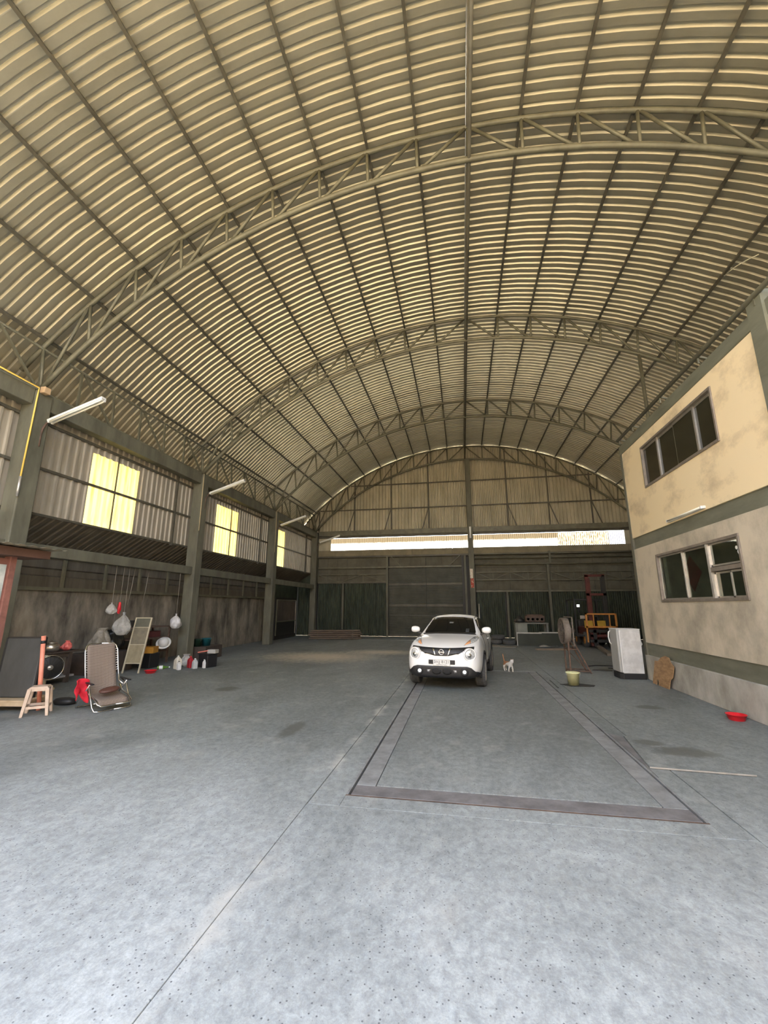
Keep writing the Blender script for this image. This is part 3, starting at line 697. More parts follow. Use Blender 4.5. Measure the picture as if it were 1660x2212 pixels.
for s in (-1, 1):
    decal('intake_fin', [(s*.235, .42), (s*.31, .415), (s*.31, .37), (s*.26, .36)], mat('intake_silver', (.35, .35, .35), .3, .4, world=False), .018, parent=lb)
    x = s*.467; hh = BV.ray_cast(Vector((x, -3, .39)), Vector((0, 1, 0)))[0]
    f = MB().lathe([(.075, 0), (.075, .03), (.05, .04), (.05, .03)], 20, (x, hh.y+.0, .39), RX).build('fog_lamp', BLACK, car, True)
    MB().lathe([(.034, .03), (.031, .042), (.02, .046), (.001, .048)], 18, (x, hh.y, .39), RX).build('fog_lens', LAMPW, f, True)
    # round headlamp
    x = s*.575; hh = BV.ray_cast(Vector((x, -3, .72)), Vector((0, 1, 0)))[0]
    M = Matrix.Rotation(-s*R(-24), 3, 'Z') @ RX
    hl = MB().lathe([(.135, -.07), (.135, .018), (.125, .034), (.108, .036), (.106, .02)], 28, (x, hh.y+.025, .72), M, (True, False)).build('headlamp', CARW, car, True)
    MB().lathe([(.108, .018), (.095, .034), (.06, .05), (.02, .057), (.001, .058)], 26, (x, hh.y+.025, .72), M).build('headlamp_lens', LENS, hl, True)
    MB().lathe([(.045, .05), (.04, .066), (.001, .072)], 16, (x-s*.02, hh.y+.022, .71), M).build('projector', CHROME, hl, True)
    tl = [(s*.70, 1.005), (s*.66, 1.025), (s*.60, 1.02), (s*.52, .962), (s*.445, .882), (s*.53, .90), (s*.63, .93), (s*.685, .965)]
    t_ = decal('marker_lamp', tl if s > 0 else tl[::-1], LENS, .008)
    tl = [(s*.56, .968), (s*.52, .952), (s*.455, .887), (s*.53, .906), (s*.575, .925)]
    decal('turn_signal', tl, AMBER, .013, parent=t_)
    # door mirror
    mr = MB().lathe([(.002, -.115), (.045, -.105), (.07, -.06), (.078, 0), (.074, .05), (.058, .085), (.02, .1), (.002, .102)], 20, (s*.855, .47, 1.155), Matrix.Diagonal((1, .75, .95)) @ RYm if s > 0 else Matrix.Diagonal((-1, .75, .95)) @ RYm).build('door_mirror', CARW, car, True)
    MB().bar((s*.80, .48, 1.095), (s*.71, .50, 1.05), .07, .035).build('mirror_arm', BLACK, mr)
    MB().bb(s*.79, s*.93, .515, .525, 1.11, 1.2).build('mirror_glass', CHROME, mr)
    # side glass, handles, sill
    sd = dict(axis='side', sgn=s)
    decal('side_window', [(.62, 1.07), (.80, 1.245), (1.02, 1.365), (1.35, 1.40), (1.46, 1.40), (1.50, 1.09), (1.0, 1.075)], TINT, .006, **sd)
    decal('side_window', [(1.54, 1.095), (1.51, 1.40), (1.9, 1.385), (2.25, 1.33), (2.42, 1.25), (2.2, 1.12)], TINT, .006, **sd)
    decal('door_seam', [(.52, .40), (.535, .40), (.56, 1.04), (.545, 1.04)], VENT, .003, **sd); decal('door_seam', [(1.50, .36), (1.515, .36), (1.535, 1.06), (1.52, 1.06)], VENT, .003, **sd)
    decal('sill', [(.40, .36), (2.05, .36), (2.05, .27), (.40, .27)], BLACK, .008, **sd)
    MB().tube([(s*.80, 1.25, .92), (s*.83, 1.3, .925), (s*.83, 1.4, .925), (s*.80, 1.45, .92)], .012, 8).build('door_handle', CARW, car, True)
    MB().tube([(s*.535, 1.02, 1.405), (s*.525, 1.4, 1.487), (s*.52, 2.0, 1.475), (s*.50, 2.45, 1.415)], .009, 6).build('roof_trim', BLACK, car)
    for wy in (0, WB):   # wheel arches and wheels
        pts = [(s*.80, wy+.385*math.cos(a), TR+.01+.385*math.sin(a)) for a in [R(-18)+R(216)*i/26 for i in range(27)]]
        q = []
        for p in pts:
            hh = BV.ray_cast(Vector((s*3, p[1], p[2])), Vector((-s, 0, 0)))[0]
            q.append((hh.x if hh else s*.76, p[1], p[2]))
        MB().tube(q, .02, 8).build('wheel_arch', BLACK, car, True)
        MB().grid(lambda u, v: (s*(.42+.36*v), wy+.40*math.cos(R(-12)+R(204)*u), TR+.01+.40*math.sin(R(-12)+R(204)*u)), 20, 1).build('wheel_well', VENT, car, True)
        M = RYm if s > 0 else Matrix.Diagonal((-1, 1, 1)) @ RYm
        ty = MB().lathe([(.21, -.09), (.27, -.105), (.30, -.106), (.318, -.1), (.33, -.085), (TR, -.06), (TR, .06), (.33, .085), (.318, .1), (.30, .106), (.27, .105), (.21, .09)], 36, (s*WX, wy, TR), M, (False, False)).build('wheel', TYRE, car, True)
        for g_ in (-.045, -.015, .015, .045): MB().lathe([(TR+.0015, g_-.004), (TR+.0015, g_+.004)], 36, (s*WX, wy, TR), M, (False, False)).build('tread_groove', VENT, ty)
        MB().lathe([(.21, .08), (.22, .098), (.205, .098), (.20, .06), (.07, .05), (.06, .075), (.001, .08)], 30, (s*WX, wy, TR), M, (False, True)).build('rim', ALU, ty, True)
        for k in range(5):
            a = 2*PI*k/5; p0 = M @ Vector((.05*math.cos(a), .05*math.sin(a), .075)); p1 = M @ Vector((.2*math.cos(a), .2*math.sin(a), .088)); c_ = Vector((s*WX, wy, TR))
            MB().bar(p0+c_, p1+c_, .05, .02, up=(1, 0, 0)).build('spoke', ALU, ty)
decal('rear_window', [(-.46, 1.10), (.46, 1.10), (.40, 1.34), (-.40, 1.34)], TINT, axis='rear')
# number plate on its black holder
yp = BV.ray_cast(Vector((0, -3, .555)), Vector((0, 1, 0)))[0].y
MB().bb(-.275, .275, yp-.012, yp+.06, .525, .61).build('plate_holder', BLACK, car, bev=.006)
pt = MB().bb(-.178, .178, yp-.026, yp-.012, .488, .624).build('number_plate', WHITE, car, bev=.01)
PR = mat('plate_ink', (.02, .022, .02), .5, world=False)
MB().tube([(-.17, yp-.028, .496), (.17, yp-.028, .496), (.17, yp-.028, .616), (-.17, yp-.028, .616)], .004, 6, closed=True).build('plate_frame', ALU, pt)
text_mesh('plate_lettering', '3กฐ 8121', .083, PR, pt, (0, yp-.0275, .572), (PI/2, 0, 0)); text_mesh('plate_lettering', 'กรุงเทพมหานคร', .033, PR, pt, (0, yp-.0275, .515), (PI/2, 0, 0))
hh = BV.ray_cast(Vector((0, -3, 1.30)), Vector((0, 1, 0)))[0]
decal('inner_mirror', [(-.05, 1.285), (.05, 1.285), (.05, 1.315), (-.05, 1.315)], mat('mirror_grey', (.16, .16, .15), .4, world=False), .012)
decal('windshield_sticker', [(.37, 1.10), (.45, 1.10), (.45, 1.17), (.37, 1.17)], mat('sticker_grey', (.05, .055, .055), .4, world=False), .012)
for s in (-1, 1): MB().tube([(s*.12+.1, .36, 1.085), (s*.12-.3, .40, 1.10)], .008, 6).build('wiper', BLACK, car)

# ------------------------------------------------------------------ cat (one skin over a skeleton)
CAT = bpy.data.materials.new('cat_fur'); CAT.use_nodes = True; t_ = CAT.node_tree; bs = t_.nodes['Principled BSDF']; bs.inputs['Roughness'].default_value = .85
tc = t_.nodes.new('ShaderNodeTexCoord'); nz = t_.nodes.new('ShaderNodeTexNoise'); nz.inputs['Scale'].default_value = 5; nz.inputs['Detail'].default_value = 3
sxyz = t_.nodes.new('ShaderNodeSeparateXYZ'); t_.links.new(tc.outputs['Object'], sxyz.inputs[0]); t_.links.new(tc.outputs['Object'], nz.inputs['Vector'])
# ginger back and tail, white legs, chest and face
ad = t_.nodes.new('ShaderNodeMath'); ad.operation = 'MULTIPLY_ADD'; ad.inputs[1].default_value = -2.2; ad.inputs[2].default_value = 0; t_.links.new(sxyz.outputs[0], ad.inputs[0])
a2 = t_.nodes.new('ShaderNodeMath'); a2.operation = 'MULTIPLY_ADD'; a2.inputs[1].default_value = 4.0; t_.links.new(sxyz.outputs[2], a2.inputs[0]); t_.links.new(ad.outputs[0], a2.inputs[2])
a3 = t_.nodes.new('ShaderNodeMath'); a3.operation = 'MULTIPLY_ADD'; a3.inputs[1].default_value = .35; t_.links.new(nz.outputs['Fac'], a3.inputs[0]); t_.links.new(a2.outputs[0], a3.inputs[2])
rp = t_.nodes.new('ShaderNodeValToRGB'); rp.color_ramp.elements[0].position = .96; rp.color_ramp.elements[0].color = (.78, .74, .68, 1); rp.color_ramp.elements[1].position = 1.0; rp.color_ramp.elements[1].color = (.42, .20, .09, 1)
mm = t_.nodes.new('ShaderNodeMath'); mm.operation = 'MULTIPLY'; mm.inputs[1].default_value = 1.0; t_.links.new(a3.outputs[0], mm.inputs[0]); t_.links.new(mm.outputs[0], rp.inputs[0]); t_.links.new(rp.outputs[0], bs.inputs['Base Color'])
def skin_body(name, m, joints, edges, root, parent, sub=2):
    me = bpy.data.meshes.new(name); me.from_pydata([j[0] for j in joints], edges, []); me.materials.append(m)
    o = link(name, me, parent)
    sk = o.modifiers.new('skin', 'SKIN'); sk.use_smooth_shade = True
    for i, j in enumerate(joints):
        d = me.skin_vertices[0].data[i]; d.radius = j[1] if isinstance(j[1], tuple) else (j[1], j[1]); d.use_root = i == root
    ss = o.modifiers.new('sub', 'SUBSURF'); ss.levels = sub; ss.render_levels = sub
    return o
cat = thing('cat', 'white and ginger cat standing with raised tail beside the car', 'cat', (1.19, 12.42, 0), R(-62))
J = [((-.13, 0, .205), .055), ((-.05, 0, .20), .062), ((.05, 0, .198), .062), ((.12, 0, .205), .055), ((.165, 0, .245), .038), ((.20, 0, .275), .046), ((.245, 0, .262), .026),
     ((-.17, 0, .235), .02), ((-.20, 0, .31), .014), ((-.215, 0, .38), .013), ((-.235, 0, .425), .010)]
E_ = [(0, 1), (1, 2), (2, 3), (3, 4), (4, 5), (5, 6), (0, 7), (7, 8), (8, 9), (9, 10)]
for s in (-1, 1):
    i = len(J); st = .03*s
    J += [((.115, s*.038, .14), .028), ((.115+st, s*.04, .075), .018), ((.11+st, s*.04, .018), .016), ((.135+st, s*.04, .012), .016)]; E_ += [(3, i), (i, i+1), (i+1, i+2), (i+2, i+3)]
    i = len(J)
    J += [((-.115, s*.045, .15), .036), ((-.16-st, s*.045, .085), .019), ((-.14-st, s*.045, .018), .016), ((-.112-st, s*.045, .012), .016)]; E_ += [(0, i), (i, i+1), (i+1, i+2), (i+2, i+3)]
    i = len(J); J += [((.195, s*.03, .318), .014), ((.193, s*.036, .342), .004)]; E_ += [(5, i), (i, i+1)]
skin_body('body', CAT, J, E_, 0, cat)
for s in (-1, 1): MB().lathe([(.001, 0), (.006, .002), (.006, .006), (.001, .009)], 8, (.236, s*.02, .285), RYm).build('eye', BLACK, cat, True)

# ------------------------------------------------------------------ bucket on its black mat, bowls
def bucket(name, lab, loc, r0, r1, h, m, cat_='bucket'):
    t = thing(name, lab, cat_, loc)
    MB().lathe([(r0*.96, .004), (r0, 0), (r1, h), (r1+.012, h+.003), (r1+.012, h-.012), (r1+.004, h-.014), (r1-.006, h-.002), (r0-.008, .012), (.001, .012)], 28, cap=(False, True)).build('shell', m, t, True)
    MB().tube([(math.cos(a)*(r1+.012), -.02-math.sin(a)*.03, h*.93-math.sin(a)*h*.32) for a in [PI*i/14 for i in range(15)]], .004, 6).build('handle', ALU, t, True)
    return t
YELB = plastic('pale_yellow_plastic', (.86, .86, .48))
MB_ = MB().prism([(2.12, 10.62), (2.3, 10.36), (2.78, 10.42), (2.86, 10.62), (2.6, 10.75), (2.3, 10.72)], 0, .006).build('rubber_mat', mat('mat_black', (.03, .03, .027), .8)); tag(MB_, 'ragged black rubber mat under the yellow bucket', 'mat')
bucket('bucket', 'pale yellow plastic bucket on a black rubber mat', (2.40, 10.56, .006), .105, .14, .265, YELB)
REDP = plastic('red_plastic', (.72, .02, .03))
def bowl(lab, loc, r, h):
    t = MB().lathe([(r*.72, 0), (r*.76, .005), (r, h), (r+.008, h), (r-.006, h-.004), (r*.7, .012), (.001, .012)], 26, cap=(True, True)).build('plastic_bowl', REDP, None, True); t.location = loc
    return tag(t, lab, 'bowl')
bowl('round red plastic bowl on the floor by the office footing', (4.12, 7.88, 0), .135, .085)
bowl('red plastic dish on the floor beside the camp cot', (-8.06, 10.44, 0), .15, .07)

# ------------------------------------------------------------------ refrigerator
fr = thing('refrigerator', 'old white single-door refrigerator on a black base by the office corner', 'refrigerator', (3.74, 11.61, 0), R(2))
FRS = mat('fridge_grey', (.60, .60, .585), .45, 0, (.47, .47, .455), 4, (1, 1, 1), world=False, lo=.42, hi=.6); FRD = mat('fridge_door', (.42, .42, .40), .4, 0, (.36, .36, .34), 4, world=False)
MB().bb(.06, .53, .0, .49, .13, 1.15).build('cabinet', FRS, fr, bev=.012)
d_ = MB().bb(-.015, .05, .0, .49, .15, 1.15).build('door', FRD, fr, bev=.02)
MB().bb(.045, .062, .005, .485, .15, 1.14).build('door_gasket', WHITE, d_)
MB().tube([(-.015, .40, 1.10), (-.055, .40, 1.07), (-.07, .40, .95), (-.05, .40, .82), (-.01, .40, .77)], .014, 8).build('door_handle', WHITE, d_, True)
MB().bb(-.02, .535, -.005, .495, 1.15, 1.165).build('top_panel', WHITE, fr, bev=.006)
bpol = [(.0, .5), (-.02, .42), (-.02, .06), (.05, -.01), (.55, -.01), (.55, .5)]
MB().prism(bpol, 0, .13).build('base', BLACK, fr, bev=.006)
MB().tube([(.535, .1, .93), (.56, .1, .86), (.575, .1, .80), (.55, .1, .77)], .018, 8).build('hinge_bag', WHITE, fr, True)

# ------------------------------------------------------------------ drum fan on a rusty stand
fs = thing('stand_fan', 'large rusty drum fan on a tall welded steel stand', 'fan', (2.74, 12.52, 0), R(-87))
# local: x along the ring plane, y behind the fan
cz, rr = 1.06, .34
for x in (-.2, .2):
    MB().bar((x, 0, 0), (x, 0, 1.05), .035).build('upright', RUST, fs)
    MB().bar((x*.8, .03, 1.02), (x*.9, .52, 0), .032).build('brace_leg', RUST, fs)
    MB().bar((x, 0, .06), (x*.92, .5, .06), .03).build('base_bar', RUST, fs)
    MB().bar((x*.9, .0, .60), (x*.85, .22, .60), .03).build('shelf_bar', RUST, fs)
for y, z in ((0, .06), (.48, .06), (0, .60), (.2, .60)): MB().bar((-.2, y, z), (.2, y, z), .03).build('cross_bar', RUST, fs)
MB().bar((-.2, 0, .62), (.16, .42, .08), .014).build('tie_rod', RUST, fs)
CAGE = mat('fan_grey', (.20, .17, .14), .6, .2, (.12, .095, .075), 9)
cg = MB().lathe([(rr, -.06), (rr, .10), (rr-.012, .10), (rr-.012, -.06)], 40, (0, 0, cz), RX, (False, False)).build('drum', CAGE, fs, True)
for k in range(1, 7):
    MB().tube([(rr*k/6.5*math.cos(a), -.10, cz+rr*k/6.5*math.sin(a)) for a in [2*PI*i/28 for i in range(28)]], .004, 5, closed=True).build('guard_ring', CAGE, cg)
for k in range(12):
    a = 2*PI*k/12; MB().tube([(.03*math.cos(a), -.10, cz+.03*math.sin(a)), (rr*math.cos(a), -.08, cz+rr*math.sin(a))], .004, 5).build('guard_spoke', CAGE, cg)
for k in range(4):
    a = PI/2*k+.4
    MB().grid(lambda u, v: (math.cos(a+(v-.5)*1.0)*(.05+u*.26), -.02+(v-.5)*.09, cz+math.sin(a+(v-.5)*1.0)*(.05+u*.26)), 4, 5).build('blade', DARK, cg, True)
MB().lathe([(.07, 0), (.075, .02), (.075, .19), (.05, .21), (.02, .24)], 20, (0, .02, cz), Matrix.Rotation(-PI/2, 3, 'X')).build('motor', CAGE, fs, True)
for x0, z0 in ((-.3, cz-.2), (.3, cz-.2), (-.3, cz+.22), (.3, cz+.22)): MB().bar((x0*.25, .2, cz), (x0, .09, z0), .022).build('motor_strut', CAGE, fs)
for a in ((-.36, cz-.36, -.36, cz+.36), (.36, cz-.36, .36, cz+.36), (-.36, cz+.36, .36, cz+.36), (-.36, cz-.36, .36, cz-.36)): MB().bar((a[0], .1, a[1]), (a[2], .1, a[3]), .025).build('square_frame', CAGE, fs)

# ------------------------------------------------------------------ leaning cut-out board, steel sheet, strips on the floor
PLYM = mat('plywood_brown', (.40, .245, .12), .75, 0, (.24, .14, .065), 6, (1, 1, 3), detail=8)
pw = [(11.10, .50), (10.93, .51), (10.80, .60), (10.60, .655), (10.42, .64), (10.33, .55), (10.18, .48), (10.24, .25), (10.34, .19), (10.38, 0), (10.88, 0), (10.88, .11), (10.97, .11), (10.97, 0), (11.18, 0), (11.14, .24)]
o = MB().prism([(a, c_) for a, c_ in pw], 0, .014, 'YZ').build('cut_board', PLYM, bev=.002); o.location = (4.24, 0, 0); o.rotation_euler = (0, R(8), 0)
tag(o, 'brown plywood cut-out board leaning on the office footing', 'board')
ps = thing('floor_plate', 'grey slab plate with a bright steel edge lying beside the weighbridge', 'plate', (0, 0, 0))
MB().prism([(2.09, 6.62), (1.955, 5.46), (2.93, 5.40), (3.0, 6.55)], .002, .022).build('plate', FLOOR, ps)
MB().prism([(1.945, 6.75), (2.08, 6.62), (1.95, 5.46), (1.94, 5.2)], .001, .005).build('dark_wedge', WBF, ps)  # thin dark wedge along the left side of the plate
MB().bar((1.955, 5.455, .016), (2.93, 5.395, .016), .008, .012).build('edge_angle', ALU, ps)
o = MB().bb(-.012, .012, 0, 1.0, 0, .008).build('rubber_strip', BLACK); o.location = (1.99, 10.15, 0); o.rotation_euler = (0, 0, R(-1)); tag(o, 'short black rubber strip on the floor beside the weighbridge joint', 'strip')
o = MB().prism([(3.45, 13.0), (3.55, 13.2), (3.8, 13.3), (4.0, 13.15), (3.95, 12.95), (3.7, 12.9)], 0, .01).build('rubber_sheet', BLACK); tag(o, 'crumpled black rubber sheet on the floor beside the refrigerator', 'sheet')
o = MB().tube([(3.55, 13.75, .015), (3.8, 13.95, .015), (4.2, 13.95, .015), (4.45, 13.7, .015), (4.35, 13.4, .015), (4.0, 13.45, .015)], .014, 8).build('hose', BLACK, None, True); tag(o, 'thin black hose coiled on the floor behind the refrigerator', 'hose')

# ------------------------------------------------------------------ pipe rail on the office roof edge, pipe column
pr_ = thing('pipe_rail', 'long steel pipe on small brackets along the office roof beam', 'pipe')
MB().tube([(4.30, YF, 6.02), (4.30, 11.6, 6.02)], .04, 10).build('pipe', STEEL, pr_, True)
for y in (1.6, 3.1, 4.6, 6.1, 7.6, 9.1, 10.6, 11.5):
    MB().bar((4.30, y, 6.02), (4.62, y, 5.90), .03).build('bracket', STEEL, pr_); MB().bar((4.31, y, 5.88), (4.31, y, 6.02), .025).build('bracket', STEEL, pr_)
o = MB().tube([(5.72, 12.94, 0), (5.72, 12.94, arc(5.72, RB))], .05, 10).build('pipe_column', STEEL, None, True); tag(o, 'slim steel pipe column under the truss above the office far corner', 'column')

# ------------------------------------------------------------------ fluorescent fittings
TUBE = mat('lamp_tube_white', (.82, .80, .70), .3, 0, (.78, .76, .66), 4)
def batten(t, p, q, up=(0, 0, 1), wd=.11, ks=(-1, 1)):
    p, q = Vector(p), Vector(q); d = (q-p).normalized(); s = d.cross(Vector(up)).normalized(); u = s.cross(d)
    hb = MB().bar(p, q, wd, .05, up).build('housing', WHITE, t)
    for k in ks:
        MB().tube([p+d*.05+s*k*.038-u*.045, q-d*.05+s*k*.038-u*.045], .017, 10).build('tube', TUBE, t, True)
        for e in (p+d*.03, q-d*.03): MB().box(e+s*k*.038-u*.035, (.035, .035, .05)).build('lamp_holder', WHITE, t)
for y, dy, lab in ((6.94, .06, 'twin-tube lamp on a bent pipe from the column with the yellow conduit'), (12.94, .06, 'twin-tube lamp on a bent pipe from the column beside the jugs and bin'),
                   (18.94, .06, 'twin-tube lamp on a bent pipe from the column nearest the glazed cabinet'), (24.95, -.1, 'twin-tube lamp on a bent pipe at the corner column of the end wall')):
    t = thing('tube_lamp', lab, 'lamp', (0, 0, 0), 0, 'twin-tube lamps on column brackets')
    batten(t, (-8.50, y+dy, 5.56), (-7.22, y+dy, 5.98))
    MB().tube([(-8.66, y+dy, 5.0), (-8.66, y+dy, 5.28), (-8.63, y+dy, 5.42), (-8.56, y+dy, 5.52), (-8.44, y+dy, 5.60)], .022, 8).build('bracket_pipe', RUST, t, True)
t = thing('tube_lamp', 'single long tube lamp fixed under the upper office wall above the green band', 'lamp')
batten(t, (4.345, 9.58, 3.43), (4.345, 8.23, 3.43), (1, 0, 0), .05, (0,))
t = thing('tube_lamp', 'upright twin-tube lamp on the middle column of the end wall', 'lamp')
batten(t, (.65, 24.765, 5.57), (.65, 24.765, 6.24), (0, 1, 0))

# yellow conduit, junction box, switch pipe
YC = plastic('yellow_conduit', (.85, .58, .12), .4)
t = thing('conduit', 'yellow electrical conduit running down the column to a grey pipe', 'conduit')
MB().tube([(-8.60, 5.2, 6.25), (-8.60, 6.74, 6.22), (-8.615, 6.75, 6.05), (-8.62, 6.73, 4.25)], .016, 8).build('pipe', YC, t, True)
MB().tube([(-8.62, 6.73, 4.26), (-8.62, 6.73, 3.85)], .025, 8).build('lower_pipe', ALU, t, True)
MB().bb(-8.648, -8.52, 6.80, 6.94, 6.14, 6.28).build('junction_box', mat('box_tan', (.55, .38, .22), .6), t, bev=.01)
for y, lab in ((12.94, 'thin pale conduit down the column beside the jugs and bin'), (18.94, 'thin pale conduit down the column nearest the glazed cabinet')):
    o = MB().tube([(-8.62, y-.2, 6.2), (-8.62, y-.2, 4.2)], .014, 8).build('conduit', mat('conduit_beige', (.52, .42, .25), .5), None, True); tag(o, lab, 'conduit')
# paper charms on the middle column
o = MB().bb(.54, .70, 24.788, 24.80, 3.27, 3.80).build('paper_charm', mat('charm_paper', (.75, .70, .58), .8, 0, (.45, .12, .08), 14, lo=.38, hi=.46)); tag(o, 'torn white paper charm pasted on the middle column', 'paper')
o = MB().bb(.56, .73, 24.788, 24.80, 2.73, 3.26).build('paper_charm', mat('charm_red', (.45, .09, .06), .8, 0, (.62, .45, .32), 12, lo=.38, hi=.44)); tag(o, 'faded red paper charm pasted below the white one on the middle column', 'paper')

# office window contents
o = MB().prism([(-.36, 0), (0, -.36), (.36, 0), (0, .36)], 0, .004, 'YZ').build('diamond_poster', mat('poster_red', (.22, .03, .02), .6, 0, (.16, .02, .015), 4)); o.location = (4.62, 9.55, 2.35); tag(o, 'dark red diamond poster behind the lower office window', 'poster')
o = MB().bb(6.9, 7.3, 7.6, 10.2, 0, .8).build('office_desk', mat('desk_grey', (.3, .32, .3), .6)); tag(o, 'long grey desk inside the office behind the green glass', 'desk')
for i, z in enumerate((1.9, 2.2, 2.5)):
    o = MB().bb(7.0, 7.38, 7.9, 9.3, z, z+.03).build('office_shelf', mat('shelf_pale', (.6, .62, .52), .6)); tag(o, ('lowest', 'middle', 'top')[i]+' pale shelf board seen through the lower office window', 'shelf')
for y, z, r, m_, lab in ((7.62, 2.62, .03, 'lamp_tube_white', 'small round pale sticker on the upper right pane of the lower office window'), (7.57, 2.55, .042, 'white_enamel', 'oval white sticker on the upper right pane of the lower office window')):
    o = MB().lathe([(r, 0), (r, .003)], 18, (XW+.018, y, z), RYm).build('window_sticker', MATS[m_]); tag(o, lab, 'sticker')
t = thing('office_lamp', 'lit ceiling tube lamp inside the office behind the green glass', 'lamp', (6.0, 9.0, 3.08)); MB().bb(-.06, .06, -.65, .65, 0, .06).build('housing', WHITE, t); MB().tube([(0, -.6, -.02), (0, .6, -.02)], .018, 8).build('tube', emit('office_tube_glow', (1, 1, .9), 14), t, True)

# ------------------------------------------------------------------ left side: chair, stool, bench and board
lc = thing('lounge_chair', 'folding lounge chair with brown woven sling on a chrome tube frame', 'chair', (-6.08, 6.84, 0), R(68))
WEAVE = bpy.data.materials.new('woven_sling'); WEAVE.use_nodes = True; t_ = WEAVE.node_tree; bs = t_.nodes['Principled BSDF']; bs.inputs['Roughness'].default_value = .8
tc = t_.nodes.new('ShaderNodeTexCoord'); ck = t_.nodes.new('ShaderNodeTexChecker'); ck.inputs['Scale'].default_value = 62; mp = t_.nodes.new('ShaderNodeMapping'); mp.inputs['Rotation'].default_value = (0, 0, R(45))
sx_ = t_.nodes.new('ShaderNodeSeparateXYZ'); t_.links.new(tc.outputs['Object'], sx_.inputs[0]); sm_ = t_.nodes.new('ShaderNodeMath'); t_.links.new(sx_.outputs[1], sm_.inputs[0]); t_.links.new(sx_.outputs[2], sm_.inputs[1])
cb_ = t_.nodes.new('ShaderNodeCombineXYZ'); t_.links.new(sx_.outputs[0], cb_.inputs[0]); t_.links.new(sm_.outputs[0], cb_.inputs[1])
t_.links.new(cb_.outputs[0], mp.inputs[0]); t_.links.new(mp.outputs[0], ck.inputs['Vector']); ck.inputs['Color1'].default_value = (.10, .07, .052, 1); ck.inputs['Color2'].default_value = (.31, .25, .20, 1); t_.links.new(ck.outputs[0], bs.inputs['Base Color'])
hw = .27
prof = [(-.30, .10), (-.27, .17), (-.15, .20), (0, .22), (.10, .25), (.17, .36), (.24, .58), (.33, .86), (.37, 1.0), (.385, 1.03)]
def sling(u, v):
    k = v*(len(prof)-1); i = min(int(k), len(prof)-2); f = k-i; y, z = [prof[i][q]*(1-f)+prof[i+1][q]*f for q in (0, 1)]
    sag = .035*math.sin(PI*u)*math.sin(PI*min(1, v*1.3)); return ((u-.5)*2*(hw-.035), y+sag, z-sag*.4)
o = MB().grid(sling, 8, 30).build('sling', WEAVE, lc, True); s_ = o.modifiers.new('solid', 'SOLIDIFY'); s_.thickness = .008
for s in (-1, 1):
    MB().tube([(s*hw, .02, .36), (s*hw, .16, .40), (s*hw, .26, .66), (s*hw, .34, .92), (s*(hw-.02), .375, 1.0), (s*(hw-.07), .39, 1.04), (0, .392, 1.045)], .013, 8).build('back_tube', CHROME, lc, True)
    MB().tube([(s*hw, .12, .34), (s*hw, 0, .25), (s*hw, -.2, .20), (s*hw, -.33, .13), (s*(hw-.04), -.36, .10), (0, -.36, .10)], .012, 8).build('seat_tube', CHROME, lc, True)
    MB().tube([(s*(hw+.025), .14, .44), (s*(hw+.03), -.05, .36), (s*(hw+.03), -.22, .08), (s*(hw+.02), -.29, .02), (s*(hw-.04), -.31, .015), (0, -.31, .015)], .013, 8).build('front_leg', CHROME, lc, True)
    MB().tube([(s*(hw+.03), -.06, .42), (s*(hw+.03), .16, .22), (s*(hw+.03), .32, .05), (s*(hw+.01), .37, .015), (s*(hw-.06), .38, .015), (0, .38, .015)], .013, 8).build('rear_leg', CHROME, lc, True)
    MB().bar((s*(hw+.03), -.16, .43), (s*(hw+.03), .17, .45), .045, .022).build('armrest', BLACK, lc, bev=.008)
    for k in range(10): MB().tube([(s*(hw-.035), prof[6][0]+.012*k, .58+.04*k), (s*hw, .235+.011*k, .60+.037*k)], .004, 5).build('lacing', WHITE, lc)
o = MB().lathe([(.001, -.045), (.14, -.03), (.19, 0), (.13, .035), (.001, .05)], 18, M=Matrix.Diagonal((1, .62, 1))).build('cushion', mat('brown_leather', (.10, .04, .028), .5, 0, (.07, .03, .02), 8, world=False), None, True, sub=1)
o.parent = None; o.location = (-6.0, 6.82, .30); o.rotation_euler = (R(8), R(-6), R(70)); tag(o, 'flat dark brown cushion lying on the lounge chair seat', 'cushion')
RDC = mat('red_cloth', (.60, .012, .03), .85, 0, (.42, .008, .02), 9, world=False)
def cloth_fn(u, v):
    a = (u-.5)*2; return (a*.10+.015*math.sin(9*v), .03*math.cos(a*2.2)*(1+v)-.03+.018*math.sin(7*u+4*v), -.30*v*(1-.25*math.sin(5*u))+.03*math.cos(a*1.5))
o = MB().grid(cloth_fn, 12, 12).build('red_cloth', RDC, None, True); s_ = o.modifiers.new('solid', 'SOLIDIFY'); s_.thickness = .012
o.location = (-6.30, 6.53, .49); o.rotation_euler = (0, 0, R(70)); tag(o, 'bright red cloth draped over the lounge chair arm', 'cloth')

